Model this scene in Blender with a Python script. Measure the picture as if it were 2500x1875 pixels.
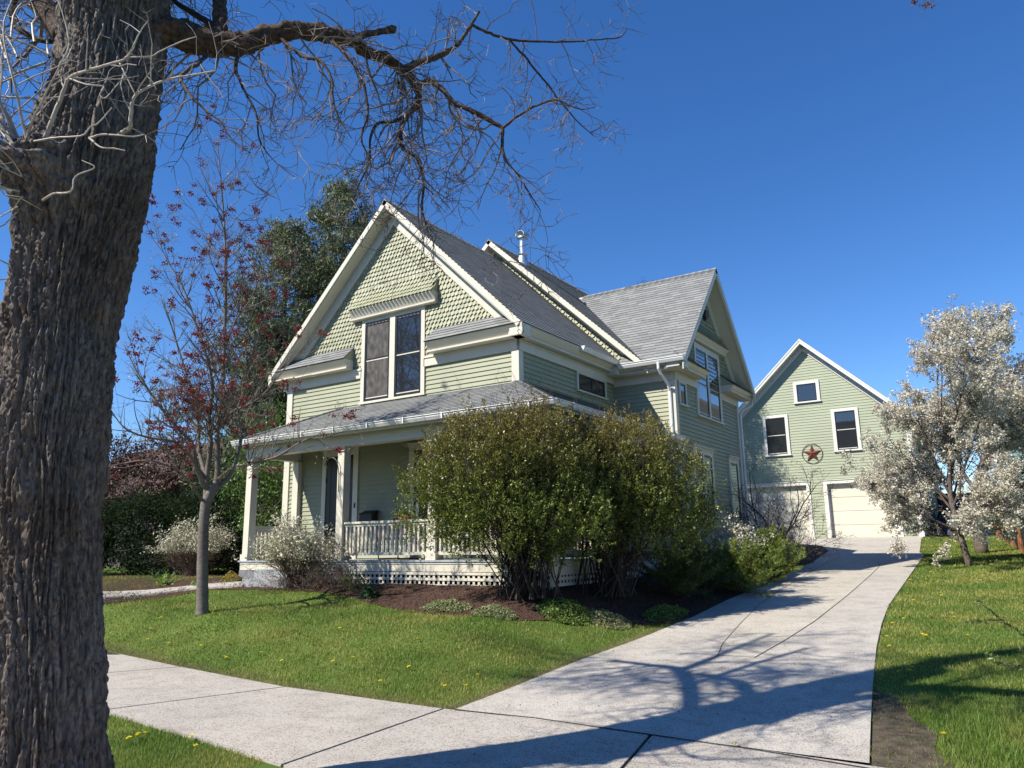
import bpy, math, random
import numpy as np
from mathutils import Vector, Matrix, noise
R=math.radians
sc=bpy.context.scene
for o in list(bpy.data.objects): bpy.data.objects.remove(o)
random.seed(7); rng=np.random.default_rng(7)
# ------------------------------------------------------------ camera (eye at the origin, street level 1.6 m below)
YAW,PITCH,ROLL,FPX=-0.5873,0.2117,-0.0140,1850.
fw=Vector((math.sin(YAW)*math.cos(PITCH),math.cos(YAW)*math.cos(PITCH),math.sin(PITCH)))
rt=Vector((math.cos(YAW),-math.sin(YAW),0)); up=rt.cross(fw)
rt2=rt*math.cos(ROLL)+up*math.sin(ROLL); up2=up*math.cos(ROLL)-rt*math.sin(ROLL)
cd=bpy.data.cameras.new('camera'); cam=bpy.data.objects.new('camera',cd); sc.collection.objects.link(cam)
cam.matrix_world=Matrix(((rt2.x,up2.x,-fw.x,0),(rt2.y,up2.y,-fw.y,0),(rt2.z,up2.z,-fw.z,0),(0,0,0,1)))
cd.sensor_width=36; cd.lens=FPX/2500*36; cd.clip_start=.05; cd.clip_end=3000
sc.camera=cam
# ------------------------------------------------------------ light
SAZ,SEL=33.,45.5                      # the sun's rays travel towards azimuth SAZ (from +Y to +X) and down by SEL
wd=bpy.data.worlds.new('World'); sc.world=wd; wd.use_nodes=True
nt=wd.node_tree; bg=nt.nodes['Background']
sky=nt.nodes.new('ShaderNodeTexSky'); sky.sky_type='NISHITA'; sky.sun_disc=False
sky.sun_elevation=R(SEL); sky.sun_rotation=R(180+SAZ); sky.altitude=1400; sky.air_density=1.0; sky.dust_density=.1; sky.ozone_density=3.0
hs=nt.nodes.new('ShaderNodeHueSaturation'); hs.inputs['Saturation'].default_value=1.27; hs.inputs['Hue'].default_value=.508; nt.links.new(sky.outputs[0],hs.inputs['Color']); nt.links.new(hs.outputs[0],bg.inputs[0]); bg.inputs[1].default_value=.12
sd=bpy.data.lights.new('sun','SUN'); sd.energy=5.0; sd.angle=R(.5); sd.color=(1,.94,.84)
so=bpy.data.objects.new('sun',sd); sc.collection.objects.link(so)
v=Vector((math.sin(R(SAZ))*math.cos(R(SEL)),math.cos(R(SAZ))*math.cos(R(SEL)),-math.sin(R(SEL))))
so.rotation_euler=v.to_track_quat('-Z','Y').to_euler(); so.location=(-20,-30,40)
sc.view_settings.view_transform='Standard'; sc.view_settings.look='None'; sc.view_settings.gamma=1
sc.view_settings.exposure=0.62
sc.cycles.max_bounces=6; sc.cycles.diffuse_bounces=1; sc.cycles.transparent_max_bounces=8
# ------------------------------------------------------------ helpers
C=sc.collection
class MB:
    """collects polygons; builds ONE mesh object"""
    def __init__(s): s.v=[];s.f=[];s.uv=[];s.hasuv=False;s.arr=[]
    def add(s,vs,fs,uvs=None):
        b=len(s.v); s.v.extend(tuple(p) for p in vs); s.f.extend([tuple(b+i for i in f) for f in fs])
        if uvs is None: s.uv.extend([(0,0)]*len(vs))
        else: s.uv.extend(uvs); s.hasuv=True
    def box(s,x0,x1,y0,y1,z0,z1):
        s.add([(x0,y0,z0),(x1,y0,z0),(x1,y1,z0),(x0,y1,z0),(x0,y0,z1),(x1,y0,z1),(x1,y1,z1),(x0,y1,z1)],
              [(0,3,2,1),(4,5,6,7),(0,1,5,4),(1,2,6,5),(2,3,7,6),(3,0,4,7)])
    def prism(s,poly,ext):
        n=len(poly); e=Vector(ext); a=[Vector(p) for p in poly]; nn=Vector((0,0,0))
        for i in range(n): nn+=a[i].cross(a[(i+1)%n])
        if nn.dot(e)>0: a.reverse()
        b=[p+e for p in a]
        s.add(a+b,[tuple(range(n)),tuple(reversed(range(n,2*n)))]+[(i,i+n,(i+1)%n+n,(i+1)%n) for i in range(n)])
    def lbox(s,F,u0,u1,v0,v1,n0,n1):
        P=[F(u,vv,n) for n in(n0,n1) for vv in(v0,v1) for u in(u0,u1)]
        f=[(0,2,3,1),(4,5,7,6),(0,1,5,4),(2,6,7,3),(0,4,6,2),(1,3,7,5)]
        if F.flip: f=[tuple(reversed(q)) for q in f]
        s.add(P,f)
    def tube(s,pts,rad,sides=6,cap=True):
        pts=[Vector(p) for p in pts]; n=len(pts)
        if n<2: return
        t=(pts[1]-pts[0]).normalized(); ref=Vector((0,0,1)) if abs(t.z)<.9 else Vector((1,0,0))
        a=t.cross(ref).normalized(); vs=[]
        for i in range(n):
            if i==0: t=pts[1]-pts[0]
            elif i==n-1: t=pts[-1]-pts[-2]
            else: t=pts[i+1]-pts[i-1]
            if t.length<1e-7: t=Vector((0,0,1))
            t.normalize(); a=(a-t*a.dot(t))
            if a.length<1e-5: a=t.orthogonal()
            a.normalize(); b=t.cross(a)
            for k in range(sides):
                an=2*math.pi*k/sides; vs.append(pts[i]+(a*math.cos(an)+b*math.sin(an))*rad[i])
        fs=[]
        for i in range(n-1):
            for k in range(sides):
                k2=(k+1)%sides; fs.append((i*sides+k,i*sides+k2,(i+1)*sides+k2,(i+1)*sides+k))
        if cap: fs.append(tuple(reversed(range(sides)))); fs.append(tuple((n-1)*sides+k for k in range(sides)))
        s.add(vs,fs)
    def build(s,name,mat=None,parent=None,smooth=False):
        me=bpy.data.meshes.new(name); me.from_pydata(s.v,[],s.f)
        if s.hasuv:
            ul=me.uv_layers.new(name='UVMap'); idx=np.zeros(len(me.loops),dtype=np.int32); me.loops.foreach_get('vertex_index',idx)
            ul.data.foreach_set('uv',np.array(s.uv,dtype=np.float32)[idx].ravel())
        if mat: me.materials.append(mat)
        if smooth: me.polygons.foreach_set('use_smooth',[True]*len(me.polygons))
        me.update(); o=bpy.data.objects.new(name,me); C.objects.link(o)
        if parent: o.parent=parent
        return o
def npmesh(name,V,k,mat,parent=None):
    """V: (N*k,3) vertices, every k of them one face"""
    V=np.asarray(V,dtype=np.float32).reshape(-1,3); n=len(V)//k
    me=bpy.data.meshes.new(name); me.vertices.add(len(V)); me.vertices.foreach_set('co',V.ravel())
    me.loops.add(n*k); me.loops.foreach_set('vertex_index',np.arange(n*k,dtype=np.int32))
    me.polygons.add(n); me.polygons.foreach_set('loop_start',np.arange(0,n*k,k,dtype=np.int32))
    try: me.polygons.foreach_set('loop_total',np.full(n,k,dtype=np.int32))
    except Exception: pass
    if mat: me.materials.append(mat)
    me.update(calc_edges=True); o=bpy.data.objects.new(name,me); C.objects.link(o)
    if parent: o.parent=parent
    return o
def tag(o,label=None,cat=None,group=None,kind=None):
    if label: o['label']=label
    if cat: o['category']=cat
    if group: o['group']=group
    if kind: o['kind']=kind
    return o
def empty(name,loc,label,cat,group=None):
    o=bpy.data.objects.new(name,None); C.objects.link(o); o.location=(0,0,0)
    o.empty_display_size=.2
    tag(o,label,cat,group); return o
class Fr:
    """frame on a wall: u along the wall, v up, n out of the wall"""
    def __init__(s,O,U,N): s.O,s.U,s.N=Vector(O),Vector(U),Vector(N); s.flip=s.U.cross(Vector((0,0,1))).dot(s.N)<0
    def __call__(s,u,v,n): return s.O+s.U*u+Vector((0,0,v))+s.N*n
def clip(poly,ax,val,keep_ge):
    out=[]; n=len(poly)
    for i in range(n):
        a,b=poly[i],poly[(i+1)%n]; ia=(a[ax]>=val)==keep_ge or a[ax]==val; ib=(b[ax]>=val)==keep_ge or b[ax]==val
        if ia: out.append(a)
        if ia!=ib:
            t=(val-a[ax])/(b[ax]-a[ax]); out.append((a[0]+t*(b[0]-a[0]),a[1]+t*(b[1]-a[1])))
    return out
def lap(mb,O,U,V,N,poly,ex,th,base=0.0,jit=0.0):
    """overlapping courses (clapboards, shingles) over a convex polygon given in (u,v)"""
    O,U,V,N=Vector(O),Vector(U),Vector(V),Vector(N)
    vmin=min(p[1] for p in poly); vmax=max(p[1] for p in poly); k0=math.floor(vmin/ex+1e-6); k=k0
    flip=U.cross(V).dot(N)<0
    while k*ex<vmax-1e-4:
        a,b=k*ex,(k+1)*ex
        pc=clip(clip(poly,1,a,True),1,b,False); k+=1
        if len(pc)<3: continue
        j=random.uniform(-jit,jit)
        vs=[O+U*p[0]+V*p[1]+N*(base+(th+j)*(1-(p[1]-a)/ex)) for p in pc]
        fs=[tuple(range(len(pc)))]
        ar=sum(pc[i][0]*pc[(i+1)%len(pc)][1]-pc[(i+1)%len(pc)][0]*pc[i][1] for i in range(len(pc)))
        if (ar<0)!=flip: fs=[tuple(reversed(fs[0]))]
        mb.add(vs,fs,[(p[0],p[1]) for p in pc])
        lo=min(p[1] for p in pc); us=[p[0] for p in pc if abs(p[1]-lo)<1e-5]
        if len(us)>=2:
            u0,u1=min(us),max(us); t=(th+j)*(1-(lo-a)/ex)+base
            q=[O+U*u0+V*lo+N*(-.02),O+U*u1+V*lo+N*(-.02),O+U*u1+V*lo+N*t,O+U*u0+V*lo+N*t]
            mb.add(q,[(3,2,1,0) if flip else (0,1,2,3)],[(u0,lo),(u1,lo),(u1,lo),(u0,lo)])
# ------------------------------------------------------------ materials
def mat(name,col,rough=.7,spec=.3,nscale=None,namt=.15,bump=0,bscale=40,metal=0,col2=None,stretch=None,coat=0,detail=4,trans=0):
    m=bpy.data.materials.new(name); m.use_nodes=True; n=m.node_tree.nodes; l=m.node_tree.links; b=n['Principled BSDF']
    b.inputs['Base Color'].default_value=(*col,1); b.inputs['Roughness'].default_value=rough; b.inputs['Metallic'].default_value=metal
    b.inputs['Specular IOR Level'].default_value=spec
    if coat: b.inputs['Coat Weight'].default_value=coat
    tc=n.new('ShaderNodeTexCoord'); src=tc.outputs['Object']
    if stretch:
        mp=n.new('ShaderNodeMapping'); mp.inputs['Scale'].default_value=stretch; l.new(src,mp.inputs[0]); src=mp.outputs[0]
    if nscale:
        nz=n.new('ShaderNodeTexNoise'); nz.inputs['Scale'].default_value=nscale; nz.inputs['Detail'].default_value=detail; l.new(src,nz.inputs['Vector'])
        r=n.new('ShaderNodeValToRGB'); c2=col2 or tuple(c*(1-namt) for c in col); c1=col if col2 else tuple(min(1,c*(1+namt)) for c in col)
        r.color_ramp.elements[0].position=.33; r.color_ramp.elements[1].position=.67
        r.color_ramp.elements[0].color=(*c2,1); r.color_ramp.elements[1].color=(*c1,1)
        l.new(nz.outputs[0],r.inputs[0]); l.new(r.outputs[0],b.inputs['Base Color'])
    if bump:
        nb=n.new('ShaderNodeTexNoise'); nb.inputs['Scale'].default_value=bscale; nb.inputs['Detail'].default_value=5; l.new(src,nb.inputs['Vector'])
        bp=n.new('ShaderNodeBump'); bp.inputs['Strength'].default_value=bump; bp.inputs['Distance'].default_value=.02
        l.new(nb.outputs[0],bp.inputs['Height']); l.new(bp.outputs[0],b.inputs['Normal'])
    return m
def leafmat(name,cols,rough=.5,trans=.35,spec=.4,top=None):
    """per-leaf colour from a ramp; top=(z0,z1,colour): new growth of another colour higher up on the plant"""
    m=bpy.data.materials.new(name); m.use_nodes=True; n=m.node_tree.nodes; l=m.node_tree.links; b=n['Principled BSDF']
    g=n.new('ShaderNodeNewGeometry'); r=n.new('ShaderNodeValToRGB'); cr=r.color_ramp
    while len(cr.elements)<len(cols): cr.elements.new(.5)
    for i,c in enumerate(cols): cr.elements[i].position=i/(len(cols)-1); cr.elements[i].color=(*c,1)
    l.new(g.outputs['Random Per Island'],r.inputs[0]); out=r.outputs[0]
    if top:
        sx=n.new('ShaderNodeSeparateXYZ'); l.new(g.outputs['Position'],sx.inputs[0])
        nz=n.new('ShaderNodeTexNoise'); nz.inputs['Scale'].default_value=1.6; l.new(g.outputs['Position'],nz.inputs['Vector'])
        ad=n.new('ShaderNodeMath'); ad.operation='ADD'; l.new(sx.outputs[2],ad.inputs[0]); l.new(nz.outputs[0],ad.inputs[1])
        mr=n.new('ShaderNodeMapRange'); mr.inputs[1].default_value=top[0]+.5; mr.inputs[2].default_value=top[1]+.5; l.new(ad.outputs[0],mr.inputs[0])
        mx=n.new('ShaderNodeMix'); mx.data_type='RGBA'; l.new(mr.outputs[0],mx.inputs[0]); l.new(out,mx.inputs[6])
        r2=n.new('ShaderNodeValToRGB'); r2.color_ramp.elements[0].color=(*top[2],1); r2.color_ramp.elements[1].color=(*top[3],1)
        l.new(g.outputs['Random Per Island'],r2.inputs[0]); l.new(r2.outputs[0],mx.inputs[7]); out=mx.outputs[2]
    l.new(out,b.inputs['Base Color']); b.inputs['Roughness'].default_value=rough; b.inputs['Specular IOR Level'].default_value=spec
    if trans:
        tr=n.new('ShaderNodeBsdfTranslucent'); l.new(out,tr.inputs[0]); ms=n.new('ShaderNodeMixShader'); ms.inputs[0].default_value=trans
        l.new(b.outputs[0],ms.inputs[1]); l.new(tr.outputs[0],ms.inputs[2]); l.new(ms.outputs[0],n['Material Output'].inputs[0])
    return m
def shinglemat(name,c1,c2,c3):
    m=bpy.data.materials.new(name); m.use_nodes=True; n=m.node_tree.nodes; l=m.node_tree.links; b=n['Principled BSDF']
    uv=n.new('ShaderNodeUVMap'); br=n.new('ShaderNodeTexBrick'); l.new(uv.outputs[0],br.inputs[0])
    br.inputs['Scale'].default_value=1; br.inputs['Brick Width'].default_value=.27; br.inputs['Row Height'].default_value=.127; br.inputs['Mortar Size'].default_value=.003
    br.inputs['Color1'].default_value=(*c1,1); br.inputs['Color2'].default_value=(*c2,1); br.inputs['Mortar'].default_value=(*[c*.45 for c in c2],1); br.offset=.37; br.squash=1.35; br.squash_frequency=3
    nz=n.new('ShaderNodeTexNoise'); nz.inputs['Scale'].default_value=2.2; nz.inputs['Detail'].default_value=4; l.new(uv.outputs[0],nz.inputs[0])
    mx=n.new('ShaderNodeMix'); mx.data_type='RGBA'; l.new(nz.outputs[0],mx.inputs[0]); l.new(br.outputs[0],mx.inputs[6]); mx.inputs[7].default_value=(*c3,1)
    mr=n.new('ShaderNodeMapRange'); mr.inputs[1].default_value=.4; mr.inputs[2].default_value=.8; mr.inputs[4].default_value=.6; l.new(nz.outputs[0],mr.inputs[0]); l.new(mr.outputs[0],mx.inputs[0])
    g=n.new('ShaderNodeTexNoise'); g.inputs['Scale'].default_value=260; l.new(uv.outputs[0],g.inputs[0])
    m2=n.new('ShaderNodeMix'); m2.data_type='RGBA'; m2.blend_type='OVERLAY'; m2.inputs[0].default_value=.45; l.new(mx.outputs[2],m2.inputs[6]); l.new(g.outputs[0],m2.inputs[7])
    l.new(m2.outputs[2],b.inputs['Base Color']); b.inputs['Roughness'].default_value=.85; b.inputs['Specular IOR Level'].default_value=.25
    bp=n.new('ShaderNodeBump'); bp.inputs['Strength'].default_value=.5; bp.inputs['Distance'].default_value=.006; l.new(g.outputs[0],bp.inputs['Height']); l.new(bp.outputs[0],b.inputs['Normal'])
    return m
M={}
M['siding']=mat('sage_siding_paint',(.335,.345,.235),.55,.3,nscale=1.3,namt=.05,bump=.15,bscale=90)
M['scale']=leafmat('sage_shingle_paint',[(.28,.29,.19),(.335,.34,.225),(.39,.39,.27)],.55,0,.3)
M['gsiding']=mat('garage_siding_paint',(.355,.385,.27),.55,.3,nscale=.8,namt=.05,bump=.1,bscale=60)
M['trim']=mat('cream_trim_paint',(.64,.60,.49),.45,.4,nscale=2.5,namt=.035,bump=.06,bscale=60)
M['gtrim']=mat('white_trim_paint',(.69,.67,.60),.45,.4,nscale=2.5,namt=.03)
M['gutter']=mat('white_gutter_enamel',(.80,.79,.75),.3,.5,nscale=3,namt=.04)
M['roof']=shinglemat('grey_asphalt_shingle',(.265,.27,.262),(.17,.174,.17),(.225,.229,.222))
M['wall']=mat('sheathing_paint',(.36,.36,.26),.7)
M['black']=mat('black_sash_paint',(.012,.011,.012),.35,.5)
M['door']=mat('dark_door_paint',(.012,.008,.008),.4,.5)
M['garage_door']=mat('cream_door_paint',(.66,.63,.51),.4,.4,nscale=2,namt=.03)
M['floor']=mat('grey_deck_paint',(.36,.40,.43),.4,.5,nscale=3,namt=.1)
M['dark']=mat('underfloor_shade',(.015,.014,.013),.9)  # near-black colour in place of shade under the porch floor
M['steel']=mat('galvanised_steel',(.62,.65,.68),.35,.5,metal=.85,nscale=6,namt=.15)
M['bronze']=mat('rusted_red_metal',(.19,.06,.04),.45,.5,nscale=14,namt=.4,metal=.3)
M['iron']=mat('black_iron',(.02,.02,.02),.5,.4)
M['curtain']=mat('white_curtain',(.55,.55,.52),.8,nscale=10,namt=.2,stretch=(6,6,.3))
M['room']=mat('dim_room',(.05,.045,.04),.9,nscale=3,namt=.4)
def glass(name,col=(.022,.024,.026),rough=.03):
    m=bpy.data.materials.new(name); m.use_nodes=True; n=m.node_tree.nodes; l=m.node_tree.links; b=n['Principled BSDF']
    b.inputs['Base Color'].default_value=(*col,1); b.inputs['Roughness'].default_value=rough; b.inputs['Specular IOR Level'].default_value=.6; b.inputs['IOR'].default_value=1.5
    b.inputs['Coat Weight'].default_value=1; b.inputs['Coat Roughness'].default_value=.01; b.inputs['Coat IOR'].default_value=1.6
    tc=n.new('ShaderNodeTexCoord'); nb=n.new('ShaderNodeTexNoise'); nb.inputs['Scale'].default_value=2.5; l.new(tc.outputs['Object'],nb.inputs[0])
    bp=n.new('ShaderNodeBump'); bp.inputs['Strength'].default_value=.025; bp.inputs['Distance'].default_value=.02; l.new(nb.outputs[0],bp.inputs['Height']); l.new(bp.outputs[0],b.inputs['Normal']); l.new(bp.outputs[0],b.inputs['Coat Normal'])
    return m
M['glass']=glass('window_glass'); M['screen']=mat('window_screen',(.075,.068,.062),.6,.3,nscale=9,namt=.5,stretch=(1,1,.6))
# ------------------------------------------------------------ ground heights
def farE(x): return np.interp(x,[-60,-13.03,-10.07,-7.55,-5.2,-4.09,-1.98,60],[11.5,7.18,6.72,6.40,6.36,6.44,6.40,3.0])
DLy=[-30,6.0,6.4,7.32,8.94,10.53,12.8,14.87,17.68,23.69,28,31,34,36]; DLx=[-5.1,-5.1,-4.99,-4.97,-4.98,-4.90,-4.90,-5.03,-5.1,-5.33,-5.75,-6.6,-9.6,-12]
DRy=[-30,6.39,7.58,8.96,11.0,12.86,14.87,18.98,26.07,27.0,29.04,34.25,36.2]; DRx=[-1.15,-1.18,-1.35,-1.54,-1.8,-2.0,-2.17,-2.36,-2.68,-2.9,-3.08,-3.56,-3.62]
def driveL(y): return np.interp(y,DLy,DLx)
def driveR(y): return np.interp(y,DRy,DRx)
def Lz(s): return np.interp(s,[-100,6.45,7.3,8.5,9.9,10.7,11.3,15,23,31,36,60,500],[-1.6,-1.6,-1.40,-1.08,-1.0,-.82,-.70,-.62,-.38,-.12,.17,.3,.3])
def Dz(s): return np.interp(s,[-100,6.4,36,60,500],[-1.6,-1.6,.176,.3,.3])
def gz(x,y):
    x=np.asarray(x,float); y=np.asarray(y,float)
    w=np.clip((9.5-y)/3,0,1); s=y+(6.42-farE(x))*w; xl=driveL(y); x0=np.minimum(-7.2,xl-1.2); k=np.clip((x-x0)/(xl-x0),0,1); k=k*k*(3-2*k)
    return Lz(s)*(1-k)+Dz(s)*k
def G(x,y): return float(gz(x,y))
# outlines on the ground
def nearE(x): return np.interp(x,[-60,-8.1,-4.96,0,60],[9.6,4.53,4.17,3.7,-2.0])
def bedE(x): return np.interp(x,[-60,-20,-16.38,-15.93,-15.15,-13.03,-11.59,-10.71,-9.47,-8.28,-7.28,-6.61,-5.89,-5.2,-4.9],[8.6,8.8,8.99,9.79,10.6,10.75,10.68,10.45,10.01,9.6,9.51,9.76,10.59,11.61,12.6])
# ------------------------------------------------------------ setting meshes
def lawnmat():
    m=mat('lawn_turf',(.10,.145,.03),.9,.1,nscale=.9,col2=(.06,.10,.018),detail=8)
    return m
def grid(name,xs,ys,zf,m,kind='structure'):
    nx,ny=len(xs),len(ys); X,Y=np.meshgrid(xs,ys); Z=zf(X,Y)
    V=np.stack([X,Y,Z],-1).reshape(-1,3); f=[(j*nx+i,j*nx+i+1,(j+1)*nx+i+1,(j+1)*nx+i) for j in range(ny-1) for i in range(nx-1)]
    me=bpy.data.meshes.new(name); me.from_pydata(V.tolist(),[],f); me.materials.append(m); me.polygons.foreach_set('use_smooth',[True]*len(f)); me.update()
    o=bpy.data.objects.new(name,me); C.objects.link(o); tag(o,kind=kind); return o
xs=np.concatenate([[-900,-300,-120,-70],np.arange(-45,12,.35),[16,30,60,150,400,900]]); ys=np.concatenate([[-600,-150,-60,-20],np.arange(-6,38,.2),[42,50,70,110,200,500,1500]])
grid('lawn',xs,ys,lambda X,Y:gz(X,Y),lawnmat())
def strip(name,ts,fa,fb,m,nc=10,off=.02,axis='y',skirt=.05):
    """sheet between two edges draped over the ground"""
    mb=MB(); rows=[]
    for t in ts:
        a,b=float(fa(t)),float(fb(t)); row=[]
        for i in range(nc+1):
            w=a+(b-a)*i/nc; x,y=(w,t) if axis=='y' else (t,w); row.append((x,y,G(x,y)+off))
        rows.append(row)
    V=[p for r in rows for p in r]; n=nc+1; F=[]
    for j in range(len(rows)-1):
        for i in range(nc):
            q=(j*n+i,j*n+i+1,(j+1)*n+i+1,(j+1)*n+i); F.append(q if axis=='y' else tuple(reversed(q)))
    mb.add(V,F)
    for i in (0,nc):
        for j in range(len(rows)-1):
            a,b=rows[j][i],rows[j+1][i]; mb.add([a,b,(b[0],b[1],b[2]-skirt),(a[0],a[1],a[2]-skirt)],[(0,1,2,3)])
    o=mb.build(name,m,smooth=False); return o
def concrete(name,c1,c2):
    m=bpy.data.materials.new(name); m.use_nodes=True; n=m.node_tree.nodes; l=m.node_tree.links; b=n['Principled BSDF']; tc=n.new('ShaderNodeTexCoord')
    a=n.new('ShaderNodeTexNoise'); a.inputs['Scale'].default_value=.7; a.inputs['Detail'].default_value=8; a.inputs['Roughness'].default_value=.65; l.new(tc.outputs['Object'],a.inputs[0])
    r=n.new('ShaderNodeValToRGB'); r.color_ramp.elements[0].position=.36; r.color_ramp.elements[1].position=.62; r.color_ramp.elements[0].color=(*c2,1); r.color_ramp.elements[1].color=(*c1,1); l.new(a.outputs[0],r.inputs[0])
    f=n.new('ShaderNodeTexNoise'); f.inputs['Scale'].default_value=70; f.inputs['Detail'].default_value=3; l.new(tc.outputs['Object'],f.inputs[0])
    r2=n.new('ShaderNodeValToRGB'); r2.color_ramp.elements[0].position=.36; r2.color_ramp.elements[0].color=(.38,.36,.34,1); r2.color_ramp.elements[1].position=.45; r2.color_ramp.elements[1].color=(1,1,1,1); l.new(f.outputs[0],r2.inputs[0])
    s=n.new('ShaderNodeTexNoise'); s.inputs['Scale'].default_value=3.; s.inputs['Detail'].default_value=10; s.inputs['Roughness'].default_value=.75; l.new(tc.outputs['Object'],s.inputs[0])
    r3=n.new('ShaderNodeValToRGB'); r3.color_ramp.elements[0].position=.40; r3.color_ramp.elements[0].color=(.84,.83,.81,1); r3.color_ramp.elements[1].position=.52; r3.color_ramp.elements[1].color=(1,1,1,1); l.new(s.outputs[0],r3.inputs[0])
    x=n.new('ShaderNodeMix'); x.data_type='RGBA'; x.blend_type='MULTIPLY'; x.inputs[0].default_value=1; l.new(r.outputs[0],x.inputs[6]); l.new(r2.outputs[0],x.inputs[7])
    x2=n.new('ShaderNodeMix'); x2.data_type='RGBA'; x2.blend_type='MULTIPLY'; x2.inputs[0].default_value=1; l.new(x.outputs[2],x2.inputs[6]); l.new(r3.outputs[0],x2.inputs[7])
    l.new(x2.outputs[2],b.inputs['Base Color']); b.inputs['Roughness'].default_value=.9; b.inputs['Specular IOR Level'].default_value=.2
    bp=n.new('ShaderNodeBump'); bp.inputs['Strength'].default_value=.6; bp.inputs['Distance'].default_value=.004; l.new(f.outputs[0],bp.inputs['Height']); l.new(bp.outputs[0],b.inputs['Normal'])
    return m
CON=concrete('sidewalk_concrete',(.45,.41,.355),(.40,.365,.32)); COND=concrete('driveway_concrete',(.48,.445,.39),(.43,.395,.345)); CONP=concrete('centre_strip_concrete',(.50,.46,.385),(.45,.415,.35))
SOIL=mat('joint_soil',(.06,.055,.045),.95,.1,nscale=30,namt=.5)
# sidewalk: separate slabs with open joints
J=[(-60,-62),(-21.5,-20.6),(-19,-18.2),(-16.5,-15.7),(-14,-13.2),(-11.9,-10.1),(-8.9,-7.62),(-5.15,-4.9),(-2.55,-2.75),(-.2,-.4),(2.2,2.0),(4.6,4.4),(7,6.8),(60,60)]
# each joint: x at the near edge, x at the far edge
J=[(-60,-60),(-21.3,-20.4),(-18.6,-17.8),(-15.9,-15.2),(-13.1,-12.6),(-11.05,-10.15),(-8.15,-7.55),(-4.9,-5.12),(-2.35,-2.9),(-.1,-.5),(2.3,2.0),(60,60)]
mb=MB()
for i in range(len(J)-1):
    a0,a1=J[i];b0,b1=J[i+1]; g=.017; na=14
    for k in range(na):
        r=[]
        for t in (k/na,(k+1)/na):
            xn=a0+g+(b0-a0-2*g)*t; xf=a1+g+(b1-a1-2*g)*t; yn=float(nearE(xn)); yf=float(farE(xf))-.0
            r.append([(xn+(xf-xn)*s,yn+(yf-yn)*s,-1.58+random.uniform(-.0,.0)) for s in (0,1)])
        (p,q),(p2,q2)=r
        mb.add([p,q,q2,p2],[(3,2,1,0)] if False else [(0,3,2,1)])
        for u,w in ((p,p2),(q2,q),): mb.add([u,w,(w[0],w[1],-1.66),(u[0],u[1],-1.66)],[(0,1,2,3)])
        if k==0: mb.add([p,q,(q[0],q[1],-1.62),(p[0],p[1],-1.62)],[(0,1,2,3)])
        if k==na-1: mb.add([p2,q2,(q2[0],q2[1],-1.62),(p2[0],p2[1],-1.62)],[(0,1,2,3)])
tag(mb.build('sidewalk',CON),kind='structure')
strip('sidewalk_bedding',np.linspace(-59,59,200),lambda x:nearE(x)+.02,lambda x:farE(x)-.02,SOIL,3,.006,axis='x')['kind']='structure'
tag(strip('driveway',np.concatenate([np.arange(6.40,12,.12),np.arange(12,35.9,.3),[36.1]]),lambda y:driveL(y)+(0 if y>6.45 else 0),driveR,COND,12,.022),kind='structure')
tag(strip('driveway_apron',np.linspace(-4,3.75,20),lambda y:-5.3,lambda y:-1.1,COND,4,.015),kind='structure')
# pale centre strip between the two curved joints
CLy=[9.79,10.54,12.29,14.39,16.88,20.91,25.3]; CLx=[-3.45,-3.65,-3.94,-4.25,-4.47,-4.72,-4.95]
CRy=[9.8,11.14,12.8,15.98,19.89,22.27,23.66,24.6,25.3]; CRx=[-3.0,-2.95,-2.94,-3.04,-3.22,-3.36,-3.6,-4.1,-4.9]
tag(strip('driveway_centre_strip',np.concatenate([np.arange(9.81,25.3,.15)]),lambda y:np.interp(y,CLy,CLx),lambda y:np.interp(y,CRy,CRx),CONP,2,.026),kind='structure')
mb=MB()
def groove(pts,w,off=.029):
    for i in range(len(pts)-1):
        a,b=Vector((*pts[i],0)),Vector((*pts[i+1],0)); d=(b-a).normalized(); s=Vector((-d.y,d.x,0))*w/2
        q=[a-s,a+s,b+s,b-s]; mb.add([(p.x,p.y,G(p.x,p.y)+off) for p in q],[(0,3,2,1)])
def dens(P,st=.12):
    out=[]
    for i in range(len(P)-1):
        a,b=np.array(P[i]),np.array(P[i+1]); n=max(1,int(np.linalg.norm(b-a)/st)); out+=[tuple(a+(b-a)*k/n) for k in range(n)]
    return out+[tuple(P[-1])]
groove(dens([(np.interp(y,CLy,CLx),y) for y in np.arange(9.45,26,.3)]),.010)
groove(dens([(np.interp(y,CRy,CRx),y) for y in np.arange(9.8,25.4,.3)]),.009)
groove(dens([(-3.45,9.79),(-1.68,10.07)]),.007); groove(dens([(-4.6,26.2),(-6.8,31),(-8.4,34.4)]),.009)
groove(dens([(-2.9,29.5),(-5.6,30.5)]),.008)
groove(dens([(-4.98,6.36),(-4.09,6.44),(-1.98,6.36),(-1.15,6.26)],.1),.02,.027)
tag(mb.build('driveway_joints',SOIL),kind='structure')
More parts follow.
